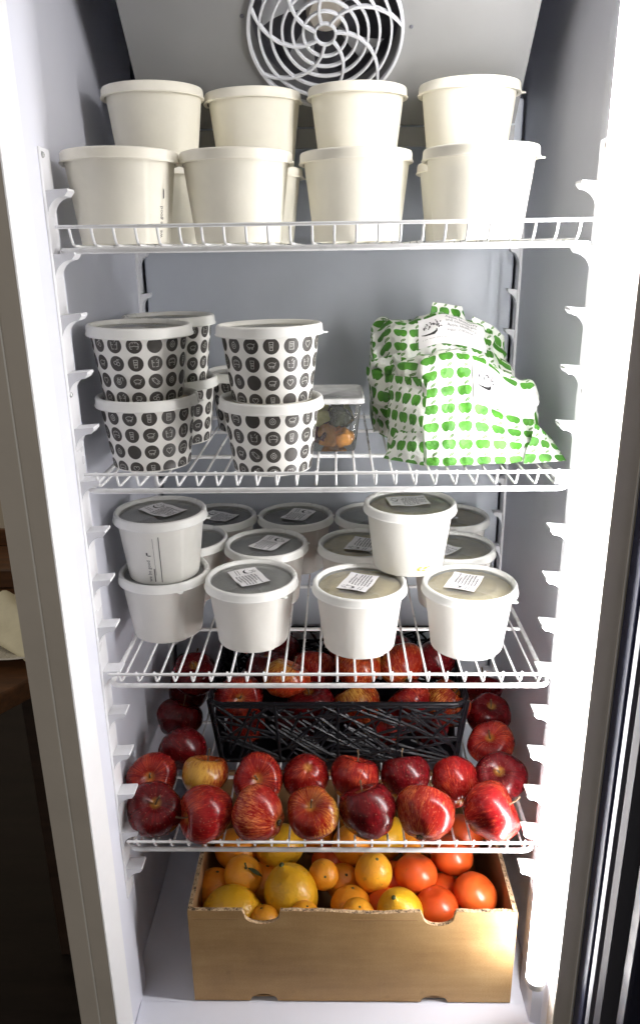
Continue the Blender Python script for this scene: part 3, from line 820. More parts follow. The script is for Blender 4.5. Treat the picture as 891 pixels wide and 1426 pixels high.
        lb.add(V, [(a*(NB+1)+b, (a+1)*(NB+1)+b, (a+1)*(NB+1)+b+1, a*(NB+1)+b+1) for a in range(NA) for b in range(NB)])
        for (s, a0, b0, size) in lines:
            TV, TF = text2d(s)
            lb.add([sm(min(1, a0+x*size/w), b0+y*size/hgt, .0025) for x, y in TV], TF, 1)
        # dark curved branch with a puff of dots above it
        sw = [(.05, .40), (.10, .36), (.17, .35), (.23, .38), (.27, .46), (.25, .52)]; wd = [.010, .022, .032, .050, .040, .004]
        V = []; 
        for (a, b), ww in zip(sw, wd): V += [sm(a, b-ww, .0025), sm(a, b+ww, .0025)]
        lb.add(V, [(2*i, 2*i+1, 2*i+3, 2*i+2) for i in range(len(sw)-1)], 2)
        rg = random.Random(4)
        for k in range(46):
            th = rg.random()*pi; rr = .35+.65*rg.random(); a = .22+.15*rr*cos(th); b = .54+.30*rr*sin(th)
            lb.add([sm(a-.009, b-.018, .0025), sm(a+.009, b-.018, .0025), sm(a+.009, b+.018, .0025), sm(a-.009, b+.018, .0025)], [(0, 1, 2, 3)], 1)
        lb.build('label', ['label', 'text', 'black'], t, recalc=False, angle=180)
    return t, D
def ss(a, b, x):
    k = min(1, max(0, (x-a)/(b-a))); return k*k*(3-2*k)
L1 = [('Apple, blueberry', .40, .84, .0062), ('and coconut pie', .40, .70, .0062), ('Apple, blueberry,', .42, .56, .0056), ('sugar, coconut', .42, .43, .0056), ('- -- ---- --- - --', .06, .18, .0052)]
t, _ = bag('wrapped_parcel', 'brightly lit front paper parcel printed with green apples, right side of second shelf',
    .083, .266, [(.076, .001), (.080, .006), (.092, .030), (.110, .066), (.128, .100), (.150, .119), (.185, .112), (.215, .080), (.232, .035), (.226, .002)],
    lambda u: .92-.10*ss(.18, 0, u)+.09*ss(.1, .35, u)-.34*ss(.42, .86, u)-.50*ss(.86, 1., u),
    lambda u, zz: 1.6*max(0, .112-(.083+.183*u))+.012*ss(.7, 1, u)*(zz > .02), DECK[1], (.004, .003), .0062, 2.1,
    lab=(.46, .86, .245, .405, L1, -.012))
sheet(t, 'side_fold', (.074, .150, .002), (.108, .079, .002), (.114, .118, .092), (.074, .158, .092), (.006, .004), .0030, 4., .006)
sheet(t, 'side_fold', (.066, .112, .0015), (.110, .0785, .0015), (.107, .083, .040), (.080, .108, .034), (.009, .010), .0024, 6., .002)
sheet(t, 'side_fold', (.222, .083, .0015), (.268, .077, .006), (.258, .108, .026), (.236, .100, .044), (.004, .002), .0020, 21., .003)
t, _ = bag('wrapped_parcel', 'rear paper parcel printed with green apples, darker, bunched at the top behind the front parcel',
    .060, .236, [(.200, .001), (.200, .010), (.212, .060), (.222, .105), (.243, .142), (.272, .156), (.312, .130), (.335, .070), (.330, .002)],
    lambda u: .82+.14*ss(0, .12, u)+.06*math.exp(-((u-.50)/.13)**2)-.10*ss(.62, .9, u)-.22*ss(.9, 1., u),
    lambda u, zz: .034*ss(.25, 0, u)+.02*ss(.75, 1, u), DECK[1], (.011, .009), .0066, 7.7,
    lab=(.32, .80, .330, .450, L1, .012))
sheet(t, 'gathered_end', (.128, .258, .132), (.182, .262, .130), (.176, .276, .162), (.136, .268, .168), (.007, .002), .0034, 9., .004)
sheet(t, 'gathered_end', (.178, .252, .122), (.234, .262, .086), (.232, .270, .124), (.190, .268, .150), (.013, .006), .0042, 12., .004)
sheet(t, 'gathered_end', (.066, .225, .004), (.100, .196, .002), (.090, .206, .112), (.056, .226, .100), (.003, .012), .0052, 15., .010)
sheet(t, 'gathered_end', (.056, .226, .040), (.080, .190, .030), (.078, .196, .085), (.050, .228, .092), (.009, .002), .0055, 18., .009)
# --- third shelf: white tubs with clear lids and labels
H3 = .083
def paper_label(t, lid, H, rz, dx, dy, curl=.001):
    mb = MB(); w, h = .051, .038; NA = 10
    def P(a, b, off):
        x = (a-.5)*w; y = (b-.5)*h
        zz = H-.0022+off+curl*((a-.5)*2)**2+.0006*sin(a*9+b*4)
        X = dx+x*cos(rz)-y*sin(rz); Y = dy+x*sin(rz)+y*cos(rz); return (X, Y, zz)
    mb.add([P(i/NA, j/6, 0) for i in range(NA+1) for j in range(7)], [(i*7+j, (i+1)*7+j, (i+1)*7+j+1, i*7+j+1) for i in range(NA) for j in range(6)])
    rg = random.Random(int(dx*9999)+11)
    # rows of tiny print (far too small to read in the photograph): letter-sized flecks
    for row in range(7):
        b = .12+row*.105; a = .36; end = .95 if row not in (0, 5) else .75
        if row == 6: a = .40
        while a < end:
            wl = rg.uniform(.03, .085)
            k = a
            while k < min(a+wl, end):
                lw = .011; hh = rg.choice((.026, .026, .040)); mb.add([P(k, b-.02, .0002), P(k+lw, b-.02, .0002), P(k+lw, b+hh, .0002), P(k, b+hh, .0002)], [(0, 1, 2, 3)], 1); k += .0155
            a += wl+.022
    for b in (.2, .3): 
        for k in range(9): mb.add([P(.06+k*.026, b, .0002), P(.078+k*.026, b, .0002), P(.078+k*.026, b+.03, .0002), P(.06+k*.026, b+.03, .0002)], [(0, 1, 2, 3)], 1)
    sw = [(.07, .60), (.12, .52), (.18, .50), (.24, .54), (.27, .64), (.255, .72)]; wd = [.012, .030, .038, .050, .040, .006]
    V = []
    for (a, b), ww in zip(sw, wd): V += [P(a, b-ww, .0003), P(a, b+ww, .0003)]
    mb.add(V, [(2*i, 2*i+1, 2*i+3, 2*i+2) for i in range(5)], 2)
    for k in range(40):
        th = rg.random()*pi; rr = .4+.6*rg.random(); a = .19+.12*rr*cos(th); b = .68+.24*rr*sin(th)
        mb.add([P(a-.006, b-.012, .0002), P(a+.006, b-.012, .0002), P(a+.006, b+.012, .0002), P(a-.006, b+.012, .0002)], [(0, 1, 2, 3)], 1)
    return mb.build('label', ['label', 'text', 'black'], lid, recalc=False, angle=180)
z = DECK[2]
SOUP = 'white soup tubs on the third shelf'
protos = {}
for k in ('soupg', 'soupc', 'soupd'):
    protos[k] = None
def soup(x, y, z, label, kind, lrz=None, ldx=0, ldy=0, rz=0.):
    if protos[kind] is None:
        t, lid = make_tub(H3, 'white', 'soup_tub', label, SOUP, radians(-60), kind, 'window')
        for ch in t.children: pass
        protos[kind] = t
        src = t
        o = t
        o.location = (x, y, z); o['label'] = label; o.rotation_euler = (0, 0, 0)
        protos[kind+'_clean'] = [c.data for c in t.children]
        fresh = True
    else:
        src = protos[kind]; o = bpy.data.objects.new('soup_tub', None); COL.objects.link(o); o.empty_display_size = .02
        tag(o, label, 'tub', SOUP); o.location = (x, y, z)
        for ch in src.children:
            if ch.name.startswith('printed') or ch.name.startswith('smear'): continue
            c = ch.copy(); COL.objects.link(c); c.parent = o
            for g_ in ch.children:
                if g_.name.startswith('label'): continue
                d = g_.copy(); COL.objects.link(d); d.parent = c
    lid = [c for c in o.children if c.name.startswith('lid')][0]
    lid.rotation_euler = (0, 0, rz)
    if lrz is not None: paper_label(o, lid, H3, lrz-rz, ldx*cos(rz)+ldy*sin(rz), -ldx*sin(rz)+ldy*cos(rz))
    return o
soup(-.0965, .122, z, 'white tub with grey lid window and slanted label beside the third shelf left stack', 'soupg', radians(-62), -.004, .004, .3)
o = soup(.0385, .106, z, 'white tub with creamy contents at the front, left under the perched tub', 'soupc', radians(68), -.002, .002, 2.)
o = soup(.1725, .102, z, 'white tub with creamy contents at the right end of the third shelf front row', 'soupc', radians(66), -.006, .006, .4)
soup(-.2115, .147, z, 'dull white tub at the left end of the third shelf, carrying another tub', 'soupg')
o = soup(-.2110, .150, z+H3-.0032, 'white tub atop the third shelf left stack, printed with thin lines and upright writing', 'soupg', radians(-38), .002, .006, 1.)
Vt, Ft = vtext('we be good', .0062)
def bar(h, w=.0005):
    n = 24
    return ([p for i in range(n+1) for p in ((-w, h*i/n), (w, h*i/n))], [(2*i, 2*i+1, 2*i+3, 2*i+2) for i in range(n)])
print_on_wall(o, H3, [(Vt, Ft, radians(-97), .005), (*bar(.018, .0006), radians(-92), .005), (*bar(.062, .00045), radians(-82), .004), (*bar(.050, .0002), radians(-90), .014), (*bar(.004, .001), radians(-100), .041), (*bar(.0012, .002), radians(-97), .040)])
o = soup(.1030, .160, z+H3+.0018, 'white tub perched on top of others on the third shelf, yellow drips near its foot', 'soupc', radians(8), -.002, .012, 2.6)
sm = MB(); rg = random.Random(5)
for k in range(9):
    a = radians(-72)+rg.uniform(-.16, .16); zz = .010+rg.uniform(-.0025, .003)
    rr = .0440+(.0535-.0440)*(zz-.0015)/(H3-.0065)+.0002; s_ = rg.uniform(.0008, .0022); n = 9
    P = []
    for i in range(n):
        aa = a+s_*cos(2*pi*i/n)/rr*1.5; zq = zz+s_*.6*sin(2*pi*i/n)*(1+.3*rg.random())
        r2 = .0440+(.0535-.0440)*(zq-.0015)/(H3-.0065); q = seam((r2*cos(aa), r2*sin(aa), zq), aa, r2, zq); P.append((q[0]*1.009, q[1]*1.009, zq))
    sm.add(P, [tuple(range(n))])
sm.build('smear', 'stain', o, recalc=False)
soup(-.2030, .262, z, 'white tub without a visible label, wedged behind the left stack on the third shelf', 'soupg', None, 0, 0, 2.)
soup(-.0880, .240, z, 'white tub with grey lid window directly behind the front slanted label tub', 'soupg', radians(-118), .004, .004, 1.4)
soup(.0420, .238, z, 'white tub in the third shelf middle row, left behind the perched tub', 'soupc', radians(70), .004, .0, 2.)
soup(.1700, .226, z, 'white tub in the third shelf middle row, right behind the perched tub', 'soupc', radians(-42), -.020, -.002, 2.)
soup(-.1720, .362, z, 'dark topped white tub in the back row of the third shelf, furthest left in view', 'soupd', radians(-28), .0, .0, 1.4)
soup(-.0530, .362, z, 'dark topped white tub in the back row of the third shelf, second from the left', 'soupd', radians(-112), .004, .004, 1.4)
soup(.0660, .362, z, 'white tub in the back row of the third shelf, mostly hidden behind the perched tub', 'soupg', None, 0, 0, .8)
soup(.1850, .352, z, 'pale topped white tub in the back row of the third shelf, furthest right', 'soupc', radians(20), -.02, .0, 1.4)

# ------------------------------------------------------------------ apples
def apple_mesh(seed, tall=1., lobes=.06):
    rg = random.Random(seed); mb = MB(); prof = []
    N = 30
    for i in range(N+1):
        t = pi*i/N                        # 0 at the stem
        rr = sin(t)**.92; zz = cos(t)
        r_ = rr*(1+.115*cos(t))             # wide shoulders
        z_ = zz*.90*tall
        if t < .75: z_ -= .40*(1-t/.75)**1.5
        if t > pi-.62: z_ += .17*(1-(pi-t)/.62)**1.6
        prof.append((r_, z_))
    ph = rg.random()*6; a1 = rg.uniform(.02, .05); sk = rg.uniform(-.16, .16)
    def shp(q, a, r_, z):
        low = max(0, -z+.15); k = 1+lobes*cos(5*a+ph)*low*low*1.0+.035*cos(5*a+ph)*max(0, z)+a1*cos(2*a+ph*2)+.02*cos(3*a+ph)
        k += .055*noise.noise((q[0]*1.3+seed*3, q[1]*1.3, z*1.3))+.012*noise.noise((q[0]*4+seed, q[1]*4, z*4))
        zz = z+(lobes*.9*cos(5*a+ph)*r_ if z < -.55 else 0)+sk*q[0]
        return (q[0]*k*(1-.12*max(0, -z)), q[1]*k*(1-.12*max(0, -z)), zz)
    mb.lathe(prof, 56, shape=shp)
    return mb
AM = []
for i, (tall, lobes) in enumerate(((1.05, .07), (.96, .045), (1.0, .06), (1.12, .08))):
    b = apple_mesh(i+1, tall, lobes); b.v = [(x*.0355, y*.0355, z*.0355) for x, y, z in b.v]; AM.append(b)
stemb = MB(); stemb.tube([(0, 0, .017), (.0006, .0003, .024), (.002, .0008, .032), (.0045, .0015, .038)], [.0014, .0010, .0010, .0015], 7)
stem_me = stemb.mesh('stem', ['stem'])
eyeb = MB()
for k in range(6):
    a = 2*pi*k/6; eyeb.tube([(.001*cos(a), .001*sin(a), -.0265), (.0035*cos(a), .0035*sin(a), -.0285), (.0028*cos(a+.4), .0028*sin(a+.4), -.0310)], [.0012, .0011, .0003], 5)
eye_me = eyeb.mesh('blossom_end', ['eye'])
AME = {}
def apple(x, y, z, size, mat, axis, label, group, shape=0, spin=0., parts=True):
    key = (shape % 4, mat)
    if key not in AME: AME[key] = AM[shape % 4].mesh('apple', [mat], angle=180)
    t = thing('apple', (x, y, z), label, 'apple', group)
    q = Vector((0, 0, 1)).rotation_difference(Vector(axis).normalized()) @ Matrix.Rotation(spin, 4, 'Z').to_quaternion()
    t.rotation_mode = 'QUATERNION'; t.rotation_quaternion = q
    s = size/.071; t.scale = (s, s, s)
    for nm, me in (('flesh', AME[key]), ('stem', stem_me), ('blossom_end', eye_me)):
        if nm != 'flesh' and not parts: continue
        o = bpy.data.objects.new(nm if nm != 'flesh' else 'skin', me); COL.objects.link(o); o.parent = t
    return t
z = DECK[3]; GA = 'loose red apples on the lowest shelf'
FA = [  # x, y, size, material, axis, shape, spin, label
    (-.2235, .036, .069, 'deep', (.25, -.42, .87), 0, .3, 'dark glossy red apple at the left end of the front row on the lowest shelf'),
    (-.1560, .030, .072, 'red', (-.86, -.50, .12), 3, 1.2, 'red apple lying with its stem pointing left, second in the front row'),
    (-.0890, .028, .071, 'stripe', (-.92, .38, .10), 1, 2.0, 'orange red streaked apple lying on its side, third from the left in the front row'),
    (-.0215, .032, .066, 'blush', (-.12, -.42, .90), 0, .1, 'yellow and red apple with its stem upright, fourth from the left in the front row'),
    (.0480, .035, .071, 'deep', (-.30, .42, .86), 3, .8, 'dark maroon speckled apple in the front row, right of the yellow and red one'),
    (.1190, .030, .073, 'stripe', (.30, .80, .52), 2, 1.0, 'orange red striped apple, second from the right in the front row'),
    (.2010, .032, .077, 'red', (.86, -.05, .42), 2, 2.2, 'largest pinkish red apple at the right end of the front row, stem to the right'),
]
for k, (x, y, s, m_, ax, sh, sp, lb) in enumerate(FA): apple(x, y, z+s*.475, s, m_, ax, lb, GA, sh, sp)
BA = [
    (-.2400, .099, .0335, .066, 'red', (.05, -.74, .66), 1, .5, 'red apple behind the leftmost front apple, its stem hollow facing out'),
    (-.1690, .101, .0360, .066, 'orangeapple', (.15, .55, .80), 1, 4.4, 'orange yellow apple in the second row of the lowest shelf'),
    (-.0970, .095, .0340, .068, 'red', (.08, -.74, .64), 0, 2.2, 'red apple with its dark stem hollow facing out, behind the orange red streaked apple'),
    (-.0330, .104, .0340, .062, 'red', (-.12, .50, -.84), 3, 1.2, 'small upturned red apple, blossom end up, behind the yellow and red front apple'),
    (.0320, .098, .0355, .068, 'red', (.25, .45, .85), 2, 3.0, 'plain bright red apple in the second row between the upturned apple and the maroon one'),
    (.1000, .101, .0345, .068, 'deep', (-.15, .60, .72), 2, .2, 'maroon apple in the second row, half hidden behind the striped apple'),
    (.1660, .092, .0330, .064, 'red', (-.12, .93, .32), 3, 2.7, 'red apple showing its yellowish blossom end, second row near the right'),
    (.2270, .101, .0340, .067, 'deep', (-.22, -.50, .80), 0, 4.0, 'rosy maroon apple behind the largest front apple, stem hollow upward'),
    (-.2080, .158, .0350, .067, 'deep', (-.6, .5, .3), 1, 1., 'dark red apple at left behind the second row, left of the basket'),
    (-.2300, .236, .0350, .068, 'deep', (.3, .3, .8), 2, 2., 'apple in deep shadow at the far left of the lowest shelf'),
    (-.2320, .312, .0350, .068, 'deep', (.5, .2, .6), 0, 3., 'added apple darkening the rear left of the lowest shelf, second from the back'),  # added apple, fills the rear left to darken it
    (-.2100, .272, .0880, .068, 'deep', (.1, -.3, .7), 3, 4., 'added light blocking apple resting on two shadowed apples left of the black basket'),  # added on a second layer to block light towards the left wall
    (-.2330, .382, .0350, .066, 'deep', (.1, .3, .7), 2, 5., 'added apple darkening the rear left corner of the lowest shelf'),  # added apple, helps keep light out of the corner
    (.2290, .171, .0350, .064, 'red', (-.25, -.42, .85), 0, 1., 'red apple with ribbed top right of the black basket'),
    (.2370, .242, .0350, .066, 'deep', (.1, -.3, .9), 3, 2., 'dark maroon apple right of the basket, second from the back wall'),
    (.2370, .316, .0350, .066, 'deep', (.2, .3, .8), 1, 2., 'dark apple furthest back on the right side of the lowest shelf'),
]
for (x, y, dz, s, m_, ax, sh, sp, lb) in BA: apple(x, y, z+dz, s, m_, ax, lb, GA, sh, sp)

# --- black basket with an irregular stick lattice
bk = thing('plastic_basket', (.0105, .285, z), 'black plastic basket of random stick lattice, full of apples, on the lowest shelf', 'basket')
HX, HY, BH = .1830, .1150, .1030
def wallp(side, s, t, off=0):
    """s in -1..1 along the wall, t in 0..1 up"""
    k = .935+.065*t; hx, hy = HX*k, HY*k
    zz = .002+BH*t
    if side == 0: return Vector((s*hx*.97, -hy+off, zz))
    if side == 1: return Vector((s*hx*.97, hy-off, zz))
    if side == 2: return Vector((-hx+off, s*hy*.96, zz))
    return Vector((hx-off, s*hy*.96, zz))
rg = random.Random(12)
mb = MB(); rim = [(x, y, BH) for x, y, _ in rect_ring(HX, HY, BH, .022, 7)]
mb.tube(rim, .0030, 8, closed=True); rim2 = [(x, y, BH-.006) for x, y, _ in rect_ring(HX-.0008, HY-.0008, BH, .022, 7)]; mb.tube(rim2, .0018, 6, closed=True)
mb.build('basket_rim', 'basket', bk)
for side in range(4):
    mb = MB(); ln = (HX if side < 2 else HY); cnt = int(95*(ln/.183))
    for k in range(cnt):
        s0, t0_ = rg.uniform(-1, 1), rg.uniform(0, 1); an = rg.choice((rg.uniform(-.9, -.2), rg.uniform(-.9, -.2), rg.uniform(.2, 1.3), rg.uniform(-1.5, 1.5))); le = rg.uniform(.025, .070)
        ds, dt = cos(an)*le/ln, sin(an)*le/BH
        a = (max(-1, min(1, s0-ds)), max(0, min(1, t0_-dt))); b = (max(-1, min(1, s0+ds)), max(0, min(1, t0_+dt)))
        o1, o2 = rg.uniform(0, .002), rg.uniform(0, .002); mid = ((a[0]+b[0])/2, (a[1]+b[1])/2)
        mb.tube([wallp(side, *a, o1), wallp(side, *mid, (o1+o2)/2-.0006), wallp(side, *b, o2)], rg.uniform(.0015, .0024), 6)
    for s_ in (-1, -.5, 0, .5, 1): mb.tube([wallp(side, s_, 0), wallp(side, s_, 1)], .0022, 6)
    for t_ in (.03, .42, .76): mb.tube([wallp(side, -1, t_), wallp(side, 1, t_)], .0018, 6)
    mb.build('basket_wall', 'basket', bk)
mb = MB(); k = .935; mb.box((-HX*k, -HY*k, 0), (HX*k, HY*k, .003)); mb.build('basket_base', 'basket', bk)
GB = 'apples in the black basket'
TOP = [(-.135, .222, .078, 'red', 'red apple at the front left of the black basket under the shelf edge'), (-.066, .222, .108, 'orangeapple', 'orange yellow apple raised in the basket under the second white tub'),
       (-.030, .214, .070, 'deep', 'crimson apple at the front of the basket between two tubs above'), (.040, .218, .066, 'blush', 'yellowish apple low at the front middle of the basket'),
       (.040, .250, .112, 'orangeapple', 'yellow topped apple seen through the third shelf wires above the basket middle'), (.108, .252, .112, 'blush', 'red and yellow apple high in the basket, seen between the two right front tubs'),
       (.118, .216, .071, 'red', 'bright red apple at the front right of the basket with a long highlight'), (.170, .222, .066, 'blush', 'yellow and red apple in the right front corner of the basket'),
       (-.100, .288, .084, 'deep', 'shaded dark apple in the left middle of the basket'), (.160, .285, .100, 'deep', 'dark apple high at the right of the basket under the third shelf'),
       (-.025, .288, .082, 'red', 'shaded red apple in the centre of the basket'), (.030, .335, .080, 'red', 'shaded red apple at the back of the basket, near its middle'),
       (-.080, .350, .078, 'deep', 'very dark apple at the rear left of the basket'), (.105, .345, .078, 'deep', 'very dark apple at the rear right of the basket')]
for k, (x, y, dz, m_, lb) in enumerate(TOP):
    apple(x, y, z+dz+.004, .068, m_, (R.uniform(-.7, .7), R.uniform(-.4, .9), R.uniform(.1, 1)), lb, GB, k, R.uniform(0, 6))
for k, x in enumerate((-.125, -.055, .015, .082, .150)):
    apple(x, .216, z+.0370 if k not in (2, 3) else z+.0330, .060, ['red', 'deep', 'blush', 'red', 'deep'][k], (R.uniform(-.7, .7), R.uniform(-.6, .6), R.uniform(.1, 1)),
          'apple low behind the lattice of the black basket, %s from the left' % ['first', 'second', 'third', 'fourth', 'fifth'][k], GB, k+1, R.uniform(0, 6), False) if k not in (2,) else None

# ------------------------------------------------------------------ cardboard box of fruit
bx = thing('cardboard_box', (.0270, .010, .0025), 'open brown cardboard box with notched front holding citrus and tomatoes on the fridge floor', 'box')
BX0, BX1, BD, BHT, TH = -.2130, .2130, .285, .1560, .0055
def arc(cx, cz, rx, rz, a0, a1, n=10): return [(cx+rx*cos(a0+(a1-a0)*k/n), cz+rz*sin(a0+(a1-a0)*k/n)) for k in range(n+1)]
top = lambda x: BHT+.0012*noise.noise((x*60, 0, 2))-.0035*ss(-.05, .02, x)*ss(.10, .03, x)
def topline(xa, xb, n=40): return [(xa+(xb-xa)*k/n, top(xa+(xb-xa)*k/n)+.0009*noise.noise((k*.9+xa*50, 1, 0))) for k in range(n+1)]
out = [(BX0, 0), (-.1370, 0)]+arc(-.1185, 0, .0185, .0125, pi, 0)[1:-1]+[(-.1000, 0), (.0930, 0)]+arc(.1110, 0, .0180, .0115, pi, 0)[1:-1]+[(.1290, 0), (BX1, 0)]
fr_top = [(BX1, BHT)]+topline(BX1-.002, .1345)[1:]+[(.1325, BHT-.006)]+arc(.1120, BHT-.010, .0200, .0130, 0, -pi, 12)+[(.0905, BHT-.005), (.0880, BHT-.0005)]+topline(.0860, -.0920)[1:]+[(-.0935, BHT-.005)]+arc(-.1165, BHT-.009, .0225, .0125, 0, -pi, 12)+[(-.1400, BHT-.004), (-.1420, BHT)]+topline(-.1435, BX0+.001)[1:]+[(BX0, BHT)]
mb = MB(); mb.prism(out+fr_top, TH, lambda a, b, d: (a, d, b), 0, 1)
mb.build('front_panel', ['card', 'flute'], bx, angle=30)
mb = MB(); mb.box((BX0+.006, -.0006, BHT-.0135), (-.148, -.0001, BHT-.0128)); mb.box((.0, -.0006, BHT-.0140), (.085, -.0001, BHT-.0134)); mb.build('crease_line', 'cardin', bx)
for sx, x in ((-1, BX0), (1, BX1-TH)):
    mb = MB(); sl = [(TH+.0003, 0), (BD, 0)]+[(BD-(BD-TH)*k/40, BHT+.0012*noise.noise((k*.8, sx, 4))) for k in range(41)]
    mb.prism(sl, TH, lambda a, b, d: (x+d, a, b), 0, 1); mb.build('side_panel', ['cardin', 'flute'], bx, angle=30)
mb = MB(); mb.box((BX0+TH+.0003, BD-TH, 0), (BX1-TH-.0003, BD, BHT)); mb.build('rear_panel', 'cardin', bx)
mb = MB(); mb.box((BX0+TH+.0003, TH+.0003, .0002), (BX1-TH-.0003, BD-TH-.0003, .003)); mb.build('box_base', 'cardin', bx)

def citrus(kind):
    rg = random.Random(len(kind)); mb = MB(); prof = []; N = 30
    for i in range(N+1):
        t = pi*i/N; rr = sin(t); zz = cos(t)
        if kind in ('orange', 'mandarin'):
            zz *= .93 if kind == 'orange' else .86
            if t < .35: zz -= .05*(1-t/.35)
            if t > pi-.3: zz += .03
        elif kind == 'lemon':
            zz = zz*1.12; n_ = max(0, 1-t/.34); zz += .16*n_**1.4; m_ = max(0, 1-(pi-t)/.30); zz -= .10*m_**1.4
            rr = rr*.97
        elif kind == 'oval': zz *= 1.18
        else:
            zz *= .88
            if t < .55: zz -= .10*(1-t/.55)
        prof.append((rr, zz))
    def shp(q, a, r_, z):
        k = 1+.018*cos(2*a+1)+.014*noise.noise((q[0]*1.7, q[1]*1.7, z*1.7+len(kind)))
        if kind == 'tomato': k += .02*cos(6*a)*max(0, z)
        return (q[0]*k, q[1]*k, z+.02*noise.noise((q[0]*2, q[1]*2, 5)))
    mb.lathe(prof, 48, shape=shp); mb.v = [(x*.03, y*.03, z*.03) for x, y, z in mb.v]; return mb
CM = {k: citrus(k).mesh(k, [m_], angle=180) for k, m_ in (('orange', 'orange'), ('mandarin', 'mandarin'), ('lemon', 'lemon'), ('oval', 'mandarin'), ('tomato', 'tomato'))}
btn = MB(); btn.lathe([(0, .0016), (.0014, .0014), (.0026, .0004), (.0030, -.001)], 10); btn_me = btn.mesh('button', ['leaf'])
def fruit(kind, name, x, y, z, d, axis, label, group, button=True):
    t = thing(name, (x, y, z), label, {'tomato': 'tomato', 'lemon': 'lemon', 'orange': 'orange', 'mandarin': 'mandarin'}[name], group)
    t.rotation_mode = 'QUATERNION'; t.rotation_quaternion = Vector((0, 0, 1)).rotation_difference(Vector(axis).normalized())
    s = d/.060; t.scale = (s, s, s)
    o = bpy.data.objects.new('skin', CM[kind]); COL.objects.link(o); o.parent = t
    if button:
        b = bpy.data.objects.new('stem_button', btn_me); COL.objects.link(b); b.parent = t; b.location = (0, 0, {'orange': .0262, 'mandarin': .0240, 'lemon': .0380, 'oval': .0350, 'tomato': .0232}[kind])
    return t
GF = 'fruit in the cardboard box'
zf = .0
mo = fruit('mandarin', 'mandarin', -.1240, .096, .134, .054, (.25, -.35, .9), 'orange mandarin with a stalk and dark leaf, left side of the cardboard box', GF)
mb = MB(); mb.tube([(0, 0, .024), (-.001, -.001, .031), (-.004, -.001, .040)], [.0016, .0013, .0016], 7); mb.build('stalk', 'leaf', mo)
mb = MB(); V = []; F = []
for i in range(8):
    s = i/7; w = .0062*sin(pi*(s*.9+.05)); V += [(.003+.024*s, -.002-w*.6-.006*s, .027-.006*s*s+.002), (.003+.024*s, -.002-.006*s, .0262-.006*s*s+.0035*sin(s*3)), (.003+.024*s, -.002+w*.6-.006*s, .027-.006*s*s+.002)]
for i in range(7): F += [(3*i, 3*i+1, 3*i+4, 3*i+3), (3*i+1, 3*i+2, 3*i+5, 3*i+4)]
mb.add(V, F); mb.build('leaf', 'leaf', mo)
